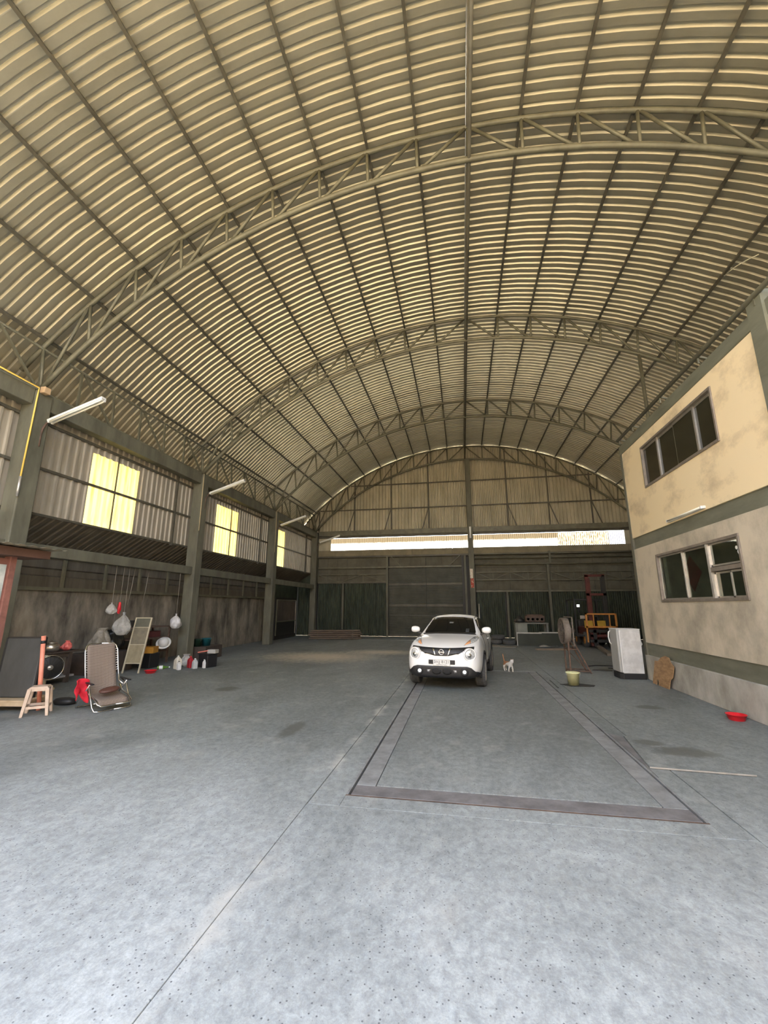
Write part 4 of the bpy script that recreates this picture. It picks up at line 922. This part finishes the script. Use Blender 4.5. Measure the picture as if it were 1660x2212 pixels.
st = thing('plastic_stool', 'dusty beige plastic stool with four splayed legs', 'stool', (-6.80, 6.26, 0), R(38))
BEI = mat('dusty_beige_plastic', (.60, .47, .36), .6, 0, (.46, .35, .26), 8, world=False)
MB().lathe([(.001, .435), (.15, .435), (.165, .43), (.17, .415), (.165, .395), (.15, .39), (.14, .41), (.001, .42)], 4, M=Matrix.Rotation(PI/4, 3, 'Z'), cap=(False, False)).build('seat', BEI, st, bev=.012)
for sx in (-1, 1):
    for sy in (-1, 1):
        b = MB(); p0 = [Vector((sx*.115+dx, sy*.115+dy, .41)) for dx, dy in ((-.028, -.028), (.028, -.028), (.028, .028), (-.028, .028))]; p1 = [Vector((sx*.165+dx, sy*.165+dy, 0)) for dx, dy in ((-.02, -.02), (.02, -.02), (.02, .02), (-.02, .02))]
        b.add(p0+p1, [(0, 1, 2, 3), (4, 7, 6, 5)]+[(i, 4+i, 4+(i+1) % 4, (i+1) % 4) for i in range(4)]); b.build('leg', BEI, st, bev=.006)
for a, c_ in (((-1, -1), (1, -1)), ((1, -1), (1, 1)), ((1, 1), (-1, 1)), ((-1, 1), (-1, -1))):
    MB().bar((a[0]*.15, a[1]*.15, .13), (c_[0]*.15, c_[1]*.15, .13), .016, .04).build('stretcher', BEI, st); MB().bar((a[0]*.12, a[1]*.12, .395), (c_[0]*.12, c_[1]*.12, .395), .016, .05).build('apron', BEI, st)

WOOD = mat('pale_wood', (.58, .46, .30), .7, 0, (.44, .33, .20), 5, (1, 6, 1), world=False)
bn = thing('wooden_bench', 'low pale wooden bench under the black panel', 'bench', (-7.54, 6.52, 0), R(8))
for y in (-.17, 0, .17): MB().bb(-.42, .42, y-.08, y+.08, .15, .18).build('slat', WOOD, bn, bev=.004)
for x in (-.37, .37):
    for y in (-.2, .2): MB().bb(x-.035, x+.035, y-.03, y+.03, 0, .15).build('leg', WOOD, bn, bev=.004)
    MB().bb(x-.03, x+.03, -.2, .2, .11, .15).build('rail', WOOD, bn)
MB().bb(-.42, .42, -.255, -.235, .09, .15).build('apron', WOOD, bn)
bp_ = thing('black_panel', 'upright charcoal padded panel standing on the pale wooden bench', 'panel', (-7.55, 6.48, .185), R(10))
CH = mat('charcoal_vinyl', (.062, .066, .066), .55, 0, (.045, .048, .048), 5, (1, 1, .4), world=False)
o = MB().bb(-.32, .32, -.03, .03, 0, .97).build('pad', CH, bp_, bev=.02)
for x in (-.33, .33): MB().bb(x-.015, x+.015, -.025, .03, -.0, .985).build('edge_rail', BLACK, bp_)
MB().bb(-.33, .33, -.02, .03, .965, .995).build('top_rail', BLACK, bp_)
bp_.rotation_euler = (R(-4), 0, R(10))
pp = thing('pvc_pipe', 'salmon pink plastic pipe leaning between the black panel and the stool', 'pipe', (-7.03, 6.50, 0))
SALM = plastic('salmon_pvc', (.82, .30, .20), .45)
MB().tube([(0, 0, 0), (-.12, -.02, 1.2)], .034, 14).build('pipe', SALM, pp, True); MB().tube([(-.107, -.0178, 1.07), (-.112, -.0187, 1.12)], .0365, 14).build('tape_band', BLACK, pp, True)
o = MB().lathe([(.13, 0), (.16, .04), (.16, .12), (.11, .16), (.001, .17)], 16, M=Matrix.Diagonal((1.3, .8, .7))).build('dark_bag', BLACK, None, True, sub=1); o.location = (-7.0, 6.95, 0); tag(o, 'small dark bag on the floor behind the plastic stool', 'bag')

# notice board at the left edge
nb = thing('notice_board', 'red-brown notice board with a small ribbed metal roof', 'board', (0, 0, 0))
REDW = mat('red_brown_paint', (.30, .13, .10), .7, 0, (.20, .085, .065), 6)
MB().bb(-7.06, -6.98, 4.3, 5.63, 1.0, 2.44).build('panel', REDW, nb, bev=.006)
for y in (4.34, 5.58): MB().bb(-7.08, -6.95, y-.05, y+.05, 0, 2.5).build('post', REDW, nb, bev=.006)
MB().bb(-7.3, -6.75, 4.2, 6.0, 2.47, 2.60).build('roof_frame', mat('rust_wood', (.12, .06, .04), .8), nb)
o = link('roof_sheet', flat_sheet('roof_sheet', ROOF, 10, .85), nb, loc=(-6.6, 4.12, 2.60)); o.rotation_euler = (Matrix.Rotation(PI/2, 3, 'Z') @ Matrix.Rotation(PI/2, 3, 'X')).to_euler()
o.rotation_euler = (0, 0, 0); me_ = MB().grid(lambda u, v: (-7.45+.9*v, 4.12+2.0*u, 2.615+.018*(1 if int(u*40) % 4 < 2 else 0)), 40, 1).mesh('roof_sheet', ROOF); o.data = me_; o.location = (0, 0, 0)
pt_ = MB().bb(-6.978, -6.97, 4.45, 5.50, 1.52, 2.34).build('notice_sheet', mat('poster_print', (.72, .72, .66), .5, 0, (.30, .38, .37), 1.7, (1, 1, 1.6)), nb)

# ------------------------------------------------------------------ table group by the concrete wall
tb = thing('work_table', 'dark wooden table against the stained concrete wall', 'table', (-9.35, 8.25, 0))
DW = mat('dark_wood', (.075, .055, .042), .7, 0, (.045, .033, .026), 5, (1, 6, 1))
MB().bb(-.4, .4, -1.3, .95, .665, .70).build('top', DW, tb, bev=.005)
for x, y in ((.34, .62), (-.34, .62), (.34, -1.2), (-.34, -1.2)): MB().bb(x-.04, x+.04, y-.04, y+.04, 0, .665).build('leg', DW, tb)
MB().bb(.32, .36, -1.2, .62, .56, .665).build('apron', DW, tb); MB().bb(-.3, .36, -.4, .8, .12, .16).build('lower_shelf', mat('grey_board', (.33, .32, .30), .7), tb)
SSTEEL = mat('stainless', (.55, .52, .47), .3, .9, (.42, .39, .34), 6, world=False)
pot = thing('cooking_pot', 'round steel cooking pot with lid on the dark table', 'pot', (-9.12, 8.48, .70))
MB().lathe([(.10, 0), (.15, .04), (.16, .10), (.14, .16), (.10, .19)], 24).build('body', SSTEEL, pot, True); MB().lathe([(.11, .19), (.09, .215), (.03, .23), (.025, .25), (.001, .255)], 24).build('lid', SSTEEL, pot, True)
for s in (-1, 1): MB().tube([(s*.155, -.03, .12), (s*.20, -.02, .12), (s*.20, .02, .12), (s*.155, .03, .12)], .008, 6).build('handle', SSTEEL, pot, True)
def bag_mesh(name, m, r, h, neck, seed, parent=None, n=18, k=12):
    rd = random.Random(seed); ph = [rd.uniform(0, 6) for _ in range(6)]
    def fn(u, v):
        a = 2*PI*u; kk = [(0, .001), (.04, .55), (.2, .92), (.38, 1), (.6, .8), (.78, .42+.3*neck), (.88, neck), (1, neck*1.5)]
        for (va, ra), (vb, rb) in zip(kk, kk[1:]):
            if v <= vb+1e-6: prof_ = ra+(rb-ra)*(v-va)/(vb-va); break
        w = 1+.13*math.sin(3*a+ph[0]+4*v)+.09*math.sin(5*a+ph[1]-7*v)+.06*math.sin(9*a+ph[2]+9*v)
        return (r*prof_*w*math.cos(a), r*prof_*w*math.sin(a), h*v)
    return MB().grid(fn, n*2, k*2).build(name, m, parent, True)
CLEAR = mat('clear_plastic', (.72, .70, .65), .2, 0, (.55, .53, .48), 14, world=False); CLEAR.node_tree.nodes['Principled BSDF'].inputs['Alpha'].default_value = .42
REDBAG = mat('red_bag', (.50, .03, .035), .35, 0, (.75, .18, .15), 12, world=False, lo=.5, hi=.7)
o = bag_mesh('plastic_bag', REDBAG, .11, .22, .3, 3); o.location = (-9.1, 8.86, .70); tag(o, 'knotted red plastic bag on the dark table', 'bag')
t = thing('thermos', 'steel drink dispenser with a pale lid on the dark table', 'thermos', (-9.28, 7.30, .70))
MB().lathe([(.09, 0), (.09, .24), (.085, .25)], 20).build('body', SSTEEL, t, True); MB().lathe([(.092, .25), (.092, .33), (.06, .35), (.001, .35)], 20).build('lid', WHITE, t, True)
pf = thing('pedestal_fan', 'beige pedestal fan with a dark round guard beneath the table edge', 'fan', (-8.62, 7.98, 0), R(60))
FBE = plastic('fan_beige', (.50, .46, .34), .5)
MB().lathe([(.20, 0), (.20, .03), (.06, .07), (.05, .10)], 24).build('base', FBE, pf, True); MB().lathe([(.04, .10), (.04, .50), (.05, .52)], 14).build('post', FBE, pf, True)
MB().lathe([(.06, 0), (.085, .03), (.085, .12), (.05, .15)], 18, (0, .05, .60), Matrix.Rotation(-PI/2, 3, 'X')).build('motor', FBE, pf, True)
gd = MB().tube([(.24*math.cos(a), -.28, .47+.24*math.sin(a)) for a in [2*PI*i/32 for i in range(32)]], .008, 6, closed=True).build('guard', CHROME, pf, True)
for k in range(18): a = 2*PI*k/18; MB().tube([(.05*math.cos(a), -.31, .47+.05*math.sin(a)), (.24*math.cos(a), -.28, .47+.24*math.sin(a))], .004, 5).build('guard_wire', DARK, gd)
MB().lathe([(.22, 0), (.20, .02), (.001, .03)], 24, (0, -.26, .47), RX).build('blade_disc', DARK, pf, True); MB().bar((0, -.26, .48), (0, .05, .58), .05).build('neck', DARK, pf)
MB().lathe([(.05, 0), (.05, .02)], 14, (0, -.30, .47), RX).build('badge', ALU, gd, True)

# camp cot leaning upright
ct = thing('camp_cot', 'folded olive camp cot standing upright on its legs', 'cot', (-8.55, 10.36, 0), R(10))
CTF = mat('cot_canvas', (.30, .255, .16), .8, 0, (.22, .185, .11), 6, (1, 1, .5), world=False); CT2 = mat('cot_panel', (.20, .175, .115), .7, 0, (.14, .12, .08), 6, world=False); CTP = mat('cot_pole', (.48, .42, .29), .6, world=False)
for s in (-1, 1): MB().bar((s*.21, -.06, 0), (s*.21, .30, 1.40), .035).build('side_pole', CTP, ct)
def cot(z0, z1, m, n='canvas'):
    q = lambda z: -.06+.36*z/1.40-.012
    b = MB().add([(-.20, q(z0), z0), (.20, q(z0), z0), (.20, q(z1), z1), (-.20, q(z1), z1)], [(0, 1, 2, 3)]); o = b.build(n, m, ct); s_ = o.modifiers.new('solid', 'SOLIDIFY'); s_.thickness = .012
cot(.25, .70, CTF); cot(.70, 1.14, CT2); cot(1.14, 1.38, mat('cot_dark', (.11, .105, .07), .7, world=False))
for z in (.24, .70, 1.14, 1.39): MB().bar((-.21, -.06+.36*z/1.40, z), (.21, -.06+.36*z/1.40, z), .025).build('cross_pole', CTP, ct)

# rubbish bags, crate, box, helmet and the dark rack
o = bag_mesh('rubbish_bag', mat('pale_sack', (.33, .30, .25), .5, 0, (.20, .175, .135), 9, world=False), .25, .62, .4, 11); o.location = (-9.32, 10.02, .525); tag(o, 'stuffed pale plastic sack on the heap behind the lounge chair', 'bag')
o = bag_mesh('rubbish_bag', mat('black_sack', (.03, .03, .025), .35, 0, (.02, .02, .018), 9, world=False), .26, .55, .5, 12); o.location = (-9.48, 10.66, .525); tag(o, 'bulging black plastic sack under the hanging bags', 'bag')
o = MB().bb(-9.85, -9.05, 9.75, 10.95, 0, .52).build('wooden_crate', DW, bev=.01); tag(o, 'dark wooden crate carrying the rubbish sacks', 'crate')
rk = thing('shelf_rack', 'dark rusty shelf rack full of odds and ends behind the camp cot', 'rack', (-9.45, 11.75, 0))
for x in (-.3, .3):
    for y in (-.75, .75): MB().bb(x-.025, x+.025, y-.025, y+.025, 0, 1.08).build('post', RUST, rk)
for z in (.35, .75, 1.08): MB().bb(-.32, .32, -.77, .77, z, z+.03).build('shelf', RUST, rk)
for i, (y, z, s, m_, n, lab) in enumerate(((-.5, 1.11, .16, DARK, 'tool_box', 'black tool box on the top of the rusty rack'), (.1, 1.11, .12, mat('tin_grey', (.34, .31, .26), .4, .4), 'paint_tin', 'grey paint tin on the top of the rusty rack'), (.35, .78, .15, mat('maroon_box', (.13, .035, .03), .7), 'cardboard_box', 'maroon cardboard box on the middle rack shelf'), (-.2, .38, .18, mat('maroon2', (.10, .03, .028), .7), 'cardboard_box', 'dark maroon carton on the bottom rack shelf'))):
    if n == 'paint_tin': o = MB().lathe([(s*.6, 0), (s*.6, s), (s*.5, s+.01)], 18).build(n, m_, None, True)
    else: o = MB().bb(-s*.8, s*.8, -s*1.3, s*1.3, 0, s*1.2).build(n, m_, bev=.008)
    o.location = (-9.42, 11.75+y, z); tag(o, lab, 'tin' if n == 'paint_tin' else 'box')
o = MB().bb(-.2, .2, -.2, .2, 0, .40).build('storage_bin', BLACK, bev=.02); o.location = (-8.88, 11.36, 0); tag(o, 'black plastic crate under the orange box', 'bin')
t = thing('cardboard_box', 'orange-yellow carton on top of the black crate', 'box', (-8.88, 11.36, .40), R(20)); OR_ = mat('orange_card', (.55, .27, .03), .7, 0, (.42, .19, .02), 6, world=False)
MB().bb(-.17, .17, -.22, .22, 0, .17).build('carton', OR_, t, bev=.006); MB().bar((-.17, -.2, .17), (-.24, -.2, .20), .10, .006).build('flap', OR_, t)
t = thing('safety_helmet', 'white hard hat hanging at the end of the rusty rack', 'helmet', (-8.90, 11.95, .62), R(30))
MB().lathe([(.15, 0), (.155, .03), (.14, .10), (.10, .155), (.04, .18), (.001, .185)], 22).build('shell', WHITE, t, True); MB().lathe([(.14, -.004), (.19, .0), (.19, .012), (.15, .02)], 22, M=Matrix.Diagonal((1, 1.12, 1))).build('brim', WHITE, t, True)
t.rotation_euler = (R(38), R(48), R(-10))

# hanging bags with their strings from the tie beam and rail
def hung(name, lab, m, loc, r, h, top, seed, cat_='bag'):
    t = thing(name, lab, cat_, loc)
    bag_mesh('bag', m, r, h, .12, seed, t)
    MB().tube([(0, 0, h*.97), (0, 0, top-loc[2])], .006, 6).build('string', mat('string_grey', (.25, .22, .18), .8), t); return t
hung('hanging_bag', 'large clear plastic bag hanging in front of the concrete wall', CLEAR, (-8.86, 10.20, .95), .21, .60, 2.74, 21)
hung('hanging_bag', 'small clear plastic bag hanging beside the red glove', CLEAR, (-8.87, 9.76, 1.50), .12, .30, 2.74, 22)
hung('hanging_bag', 'white plastic bag hanging from the column beside the jugs', mat('white_bag', (.62, .60, .58), .4, 0, (.48, .46, .44), 9, world=False), (-8.76, 12.22, 1.02), .16, .46, 2.74, 23)
t = thing('hanging_glove', 'red rubber glove hanging on a string before the concrete wall', 'glove', (-8.87, 10.02, 1.54))
skin_body('glove', REDP, [((0, 0, .28), .03), ((0, 0, .16), .04), ((0, .0, .08), .05), ((.0, .03, -.02), .016), ((0, .01, -.04), .016), ((0, -.012, -.035), .016), ((0, -.035, -.015), .016), ((0, .06, .06), .016)], [(0, 1), (1, 2), (2, 3), (2, 4), (2, 5), (2, 6), (2, 7)], 0, t)
MB().tube([(0, 0, .28), (0, 0, 1.2)], .005, 6).build('string', MATS['string_grey'], t)
for y, lab in ((10.5, 'rope hanging from the low tie beam beside the red glove'), (11.05, 'rope hanging from the low tie beam near the camp cot')):
    o = MB().tube([(-8.95, y, 2.75), (-9.0, y+.01, 2.2), (-9.05, y, 1.75)], .008, 6).build('rope', MATS['string_grey'], None, True); tag(o, lab, 'rope')

# jugs, bottles, bin by the column
JW = plastic('jug_white', (.70, .66, .55), .45)
def jug(name, lab, loc, w_, d, h, m, rz=0, cap_='red_plastic'):
    t = thing(name, lab, 'jug', loc, rz)
    b = MB(); pr = [(1, 0), (1, .60), (.92, .72), (.60, .86), (.30, .92), (.28, 1.0)]
    vs = [];
    for s_, z in pr: vs += [(s_*w_/2*sx, s_*d/2*sy, z*h) for sx, sy in ((-1, -1), (1, -1), (1, 1), (-1, 1))]
    b.add(vs, [tuple(range(4))[::-1], tuple(range(20, 24))]+[(i*4+k, i*4+(k+1) % 4, i*4+4+(k+1) % 4, i*4+4+k) for i in range(5) for k in range(4)])
    b.build('body', m, t, bev=min(w_, d)*.12)
    MB().lathe([(.022, h*.98), (.022, h*1.05), (.001, h*1.06)], 12).build('cap', MATS[cap_], t, True)
    MB().tube([(w_*.12, 0, h*.93), (w_*.34, 0, h*.94), (w_*.44, 0, h*.85), (w_*.44, 0, h*.72)], .014, 8).build('handle', m, t, True); return t
jug('plastic_jug', 'tall cream plastic jug with handle in front of the column', (-7.84, 11.22, 0), .20, .15, .34, JW, R(-30), 'white_enamel')
jug('plastic_jug', 'smaller white plastic jug beside the tall cream one', (-7.70, 11.08, 0), .11, .09, .22, WHITE, R(-30), 'black_plastic')
jug('plastic_jug', 'red oil jug between the cream jug and the clear bottle', (-7.64, 11.50, 0), .16, .12, .30, plastic('dark_red_plastic', (.36, .02, .03)), R(-30))
t = jug('plastic_bottle', 'clear water bottle beside the black bin', (-7.42, 11.38, 0), .12, .12, .26, mat('water_clear', (.55, .58, .58), .15, 0, (.45, .48, .48), 5, world=False), R(-30), 'white_enamel')
bi = thing('rubbish_bin', 'black square rubbish bin with a white handled bottle on its side', 'bin', (-7.28, 11.78, 0), R(-20))
MB().prism([(-.20, -.17), (.20, -.17), (.20, .17), (-.20, .17)], 0, .36).build('tub', BLACK, bi, bev=.02); MB().prism([(-.22, -.19), (.22, -.19), (.22, .19), (-.22, .19)], .35, .375).build('rim', BLACK, bi, bev=.006)
jug('plastic_jug', 'small white jug standing against the front of the black bin', (-7.22, 11.52, 0), .10, .06, .22, WHITE, R(-30), 'white_enamel')
o = bag_mesh('rubbish_bag', CLEAR, .17, .34, .4, 31); o.location = (-7.92, 11.72, 0); tag(o, 'half clear rubbish bag between the column and the red jug', 'bag')
o = MB().bar((-.15, 0, 0), (.15, .03, .05), .05, .025).build('red_brush', plastic('coral', (.75, .22, .16))); o.location = (-7.42, 11.72, .40); tag(o, 'coral red brush lying across the black bin', 'brush')
o = MB().bb(-.13, .13, -.09, .09, 0, .10).build('foam_box', mat('grey_foam', (.42, .41, .38), .8), bev=.006); o.location = (-7.16, 11.82, .376); tag(o, 'small grey foam box on the rim of the black bin', 'box')
dr = MB().bb(-.45, .45, -.5, .5, 0, .40).build('wooden_crate', DW, bev=.01); dr.location = (-8.75, 13.75, 0); tag(dr, 'low dark crate behind the column carrying two buckets', 'crate')
bucket('bucket', 'teal blue bucket on the low dark crate behind the column', (-8.62, 13.75, .40), .13, .16, .24, plastic('teal_plastic', (.02, .14, .17)))
bucket('bucket', 'dark green bucket on the low dark crate behind the column', (-8.72, 13.40, .40), .12, .14, .23, plastic('dkgreen_plastic', (.02, .05, .03)))
t = thing('glass_bottle', 'green bottle with a white label lying on the floor', 'bottle', (-8.32, 11.02, .051), R(35))
GB = plastic('bottle_green', (.10, .22, .03), .15)
MB().lathe([(.045, 0), (.05, .01), (.05, .16), (.02, .22), (.018, .30)], 16, M=RYm).build('glass', GB, t, True); MB().lathe([(.051, .05), (.051, .14)], 16, M=RYm, cap=(False, False)).build('label_band', WHITE, t, True); MB().lathe([(.02, .29), (.02, .32), (.001, .32)], 12, M=RYm).build('cap', WHITE, t, True)
# glazed cabinet near the far corner
gc = thing('glazed_cabinet', 'dark cabinet with a dull brown glass front near the far left corner', 'cabinet', (0, 0, 0))
MB().bb(-9.98, -9.60, 21.35, 24.2, 0, 2.15).build('body', DARK, gc)
MB().bb(-9.60, -9.575, 21.5, 24.05, .95, 2.02).build('pane', mat('dull_pane', (.13, .105, .085), .25, 0, (.085, .068, .055), 1.5, (1, 1, .6)), gc)
MB().bb(-9.60, -9.58, 21.5, 24.05, .2, .88).build('lower_door', mat('cab_dark', (.02, .019, .017), .4), gc)
for a in ((21.44, 21.5, .2, 2.06), (24.05, 24.1, .2, 2.06), (21.44, 24.1, 2.02, 2.07), (21.44, 24.1, .88, .95)): MB().bb(-9.61, -9.56, *a).build('frame', ALU if a[0] > 24 else STEEL, gc)
for i in range(4): MB().bb(-9.99-.005*(i % 2), -9.96, 21.2+i, 22.2+i, 0 if 21.2+i > 24 else 2.15, 3.0).build('side_board', DKGREEN, wl)

# lumber stack by the gates
LUM = mat('old_lumber', (.16, .12, .085), .8, 0, (.09, .066, .047), 3, (1, 1, 8))
for i in range(5):
    for j in range(2):
        L_ = (2.7, 2.55, 2.75, 2.6, 2.5)[i]
        o = MB().bb(-L_/2, L_/2, -.12, .12, 0, .075).build('plank', LUM, bev=.004); o.location = (-6.72+.05*((i*3+j) % 3), 22.55+.27*j, .02+.095*i); o.rotation_euler = (0, 0, R(11+(i-2)*.4))
        tag(o, 'old brown plank in the %s layer of the stack, on the %s' % (('bottom', 'second', 'middle', 'fourth', 'top')[i], ('open floor side', 'green gate side')[j]), 'plank', 'stacked planks')
for x in (-1, 1):
    for i in range(5):
        o = MB().bb(-.03, .03, -.3, .3, 0, .02).build('spacer_stick', LUM); o.location = (-6.70+x*.9, 22.68+x*.18, .0+.095*i); o.rotation_euler = (0, 0, R(11)); tag(o, 'thin spacer stick under the %s plank layer at the %s end' % (('bottom', 'second', 'middle', 'fourth', 'top')[i], 'corner column' if x < 0 else 'roller shutter'), 'stick', 'spacer sticks in the plank stack')

# ------------------------------------------------------------------ right rear: forklift, bench, panels
fk = thing('forklift', 'forklift with dark red mast and orange load backrest in the dark corner', 'forklift', (5.72, 19.7, 0))
ORG = mat('orange_paint', (.62, .27, .06), .55, 0, (.48, .19, .04), 6); MR = mat('mast_red', (.13, .03, .022), .55, .1, (.08, .02, .016), 5); FY = mat('forklift_yellow', (.50, .31, .03), .55, 0, (.38, .23, .02), 5)
for x in (-.36, .30):
    MB().bb(x-.06, x+.06, .0, .14, .08, 3.02).build('mast_upright', MR if x < 0 else DARK, fk); MB().bb(x*.78-.04, x*.78+.04, .02, .12, .3, 2.9).build('inner_mast', MR if x < 0 else DARK, fk)
for z in (3.0, 2.2, .5): MB().bb(-.42, .36, .0, .12, z-.05, z+.05).build('mast_crossbar', MR, fk)
MB().tube([(-.05, .06, .3), (-.05, .06, 2.0)], .035, 10).build('lift_cylinder', DARK, fk, True)
rx0, rx1 = -.62, .60
for a in ((rx0, rx1, 1.36, 1.42), (rx0, rx1, .84, .90), (rx0, rx0+.07, .84, 1.42), (rx1-.07, rx1, .84, 1.42)): MB().bb(a[0], a[1], -.2, -.14, a[2], a[3]).build('backrest_rail', ORG, fk)
for x in (-.3, .32): MB().bb(x-.02, x+.02, -.19, -.15, .88, 1.38).build('backrest_bar', ORG, fk)
MB().bb(rx0, rx0+.05, -.2, -.15, .25, .86).build('backrest_bar', ORG, fk)
for x in (-.45, .05): MB().bb(x-.2, x+.12, -.12, -.05, .82, 1.12).build('lamp_box', FY, fk)
for z in (.3, .7): MB().bb(-.5, .5, -.12, -.04, z-.06, z+.06).build('carriage_bar', DARK, fk)
for x in (-.28, .28):
    f_ = MB().bb(x-.06, x+.06, -.12, -.06, .06, .75).build('fork', DARK, fk); MB().bb(x-.06, x+.06, -1.2, -.06, .04, .08).build('fork_blade', DARK, fk)
MB().bb(-.5, .5, .35, 2.1, .28, .85).build('chassis', MR, fk, bev=.04); MB().bb(-.5, .5, 1.5, 2.25, .3, 1.1).build('counterweight', DARK, fk, bev=.06); MB().bb(-.28, .28, 1.0, 1.35, .85, 1.25).build('seat', BLACK, fk, bev=.04)
for x in (-.88, .36):
    for y in (.35, 1.7): MB().bar((x, y, .85 if x > 0 else .5), (x, y, 2.0), .05).build('guard_post', BLACK, fk)
MB().bb(-.91, .39, .33, 1.75, 1.96, 2.02).build('overhead_guard', BLACK, fk); MB().bb(-.92, -.5, .3, 1.75, .45, .52).build('side_step', BLACK, fk)
for x in (-.48, .48):
    for y, r in ((.45, .32), (1.8, .26)):
        w_ = MB().lathe([(r*.6, -.1), (r, -.09), (r, .09), (r*.6, .1)], 24, (x, y, r), RYm).build('wheel', TYRE, fk, True); MB().lathe([(r*.55, -.105), (r*.55, .105)], 18, (x, y, r), RYm).build('hub', ORG, w_, True)
MB().bb(-.80, -.70, .24, .30, 1.68, 1.78).build('reflection_lens', emit('window_reflection_glow', (1, .99, .96), 1.5), fk); MB().bb(-.76, -.72, .28, .33, 1.45, 1.7).build('reflection_lens_stem', BLACK, fk)  # glowing white lens stands in for a small window reflection
MB().bb(-.72, -.52, .2, .25, 1.18, 1.32).build('side_mirror', ALU, fk, bev=.01)
o = MB().bar((5.75, 21.0, .10), (5.05, 16.7, .05), .16, .09).build('timber_beam', mat('grey_timber', (.20, .165, .13), .8, 0, (.14, .115, .09), 5)); tag(o, 'long grey timber beam lying on the floor in front of the forklift', 'beam')
wbn = thing('workbench', 'grey steel workbench loaded with engine parts by the green gates', 'workbench', (3.1, 21.0, 0))
GB2 = mat('bench_grey', (.19, .19, .165), .6, .1, (.13, .13, .11), 4)
MB().bb(-.72, .72, -.35, .35, .93, .98).build('top', GB2, wbn)
for x in (-.66, .66):
    for y in (-.3, .3): MB().bb(x-.04, x+.04, y-.04, y+.04, 0, .93).build('leg', GB2, wbn)
MB().bb(-.72, -.2, -.32, .3, .2, .93).build('cabinet', mat('bench_pale', (.24, .25, .21), .6), wbn); MB().bb(-.2, .7, -.3, .3, .12, .16).build('lower_shelf', GB2, wbn)
eb = thing('engine_block', 'rusty engine block with round cylinder openings on the workbench', 'engine', (3.28, 21.0, .98))
MB().bb(-.42, .42, -.18, .18, .03, .30).build('block', RUST, eb, bev=.02)
for i in range(4): MB().lathe([(.085, 0), (.085, .03), (.06, .03), (.06, .0)], 18, (-.3+.2*i, -.18, .15), RX).build('cylinder_ring', mat('iron_grey', (.17, .14, .12), .5, .4), eb, True)
MB().bb(-.36, .36, -.12, .12, .30, .36).build('head', RUST, eb, bev=.01)
for x in (-.3, .3): MB().bb(x-.05, x+.05, -.1, .1, 0, .03).build('foot', RUST, eb)
gbx = thing('gear_housing', 'dark round gear housing at the end of the workbench', 'gearbox', (2.62, 20.98, .98)); MB().lathe([(.20, 0), (.22, .06), (.22, .12), (.10, .22), (.06, .30)], 22).build('housing', DARK, gbx, True); MB().tube([(.2, 0, .1), (-.25, -.1, .08)], .03, 10).build('shaft', RUST, gbx, True)
GP = mat('green_top_panel', (.03, .036, .022), .5, 0, (.02, .025, .015), 3)
for x0, x1, yy, z1, lab in ((2.38, 3.45, 20.42, .52, 'dark green table panel standing on edge before the workbench'), (3.35, 4.35, 20.50, .54, 'dark green table panel with white rim beside the first one')):
    t = thing('table_panel', lab, 'panel', (0, 0, 0)); MB().bb(x0, x1, yy, yy+.05, 0, z1).build('board', GP, t); MB().bb(x0, x1, yy-.01, yy+.06, z1, z1+.05).build('edge_strip', mat('edge_white', (.50, .49, .45), .5), t); MB().bb(x0, x0+.03, yy-.01, yy+.0, 0, z1).build('side_strip', MATS['edge_white'], t)
o = MB().bb(-.58, .58, -.1, .1, 0, .06).build('plank', mat('pale_plank', (.27, .21, .15), .8)); o.location = (3.45, 18.6, 0); o.rotation_euler = (0, 0, R(8)); tag(o, 'single pale plank lying on the floor before the green panels', 'plank')
o = MB().grid(lambda u, v: (u*.75, v*.3+.05*u, .03+.05*math.sin(6*u)*v+.03*u), 10, 4).build('scrap_sheet', mat('scrap_white', (.62, .61, .58), .6), None, True); o.location = (3.2, 19.6, 0); o.modifiers.new('solid', 'SOLIDIFY').thickness = .006; tag(o, 'crumpled white scrap sheet on the floor beside the green panels', 'sheet')
for x, y, z, lab in ((1.55, 21.3, 0, 'worn black tyre lying on the floor behind the car'), (1.62, 21.28, .2, 'worn black tyre stacked on top of another tyre'), (2.1, 20.95, 0, 'smaller black tyre lying next to the tyre stack')):
    o = MB().lathe([(.17, .02), (.27, .0), (.31, .04), (.31, .16), (.27, .20), (.17, .18)], 26, cap=(False, False)).build('tyre', TYRE, None, True); o.location = (x, y, z); tag(o, lab, 'tyre')
o = MB().prism([(1.25, 19.6), (2.2, 19.3), (2.3, 19.9), (1.3, 20.3)], 0, .02).build('floor_board', mat('pale_board', (.26, .235, .19), .8)); tag(o, 'pale flat board on the floor behind the white car', 'board')
o = MB().tube([(.95, 24.85, 0), (.95, 24.85, 1.85)], .04, 10).build('short_pipe', ALU, None, True); tag(o, 'short pale pipe standing beside the middle column', 'pipe')
o = MB().tube([(6.66, 10.2, 9.60), (6.70, 9.85, 9.53), (6.80, 9.6, 9.48), (6.92, 9.42, 9.44)], .011, 6).build('loose_cord', mat('pale_cord', (.8, .76, .62), .6), None, True); tag(o, 'short pale cord hanging under the roof above the office wall', 'cord')
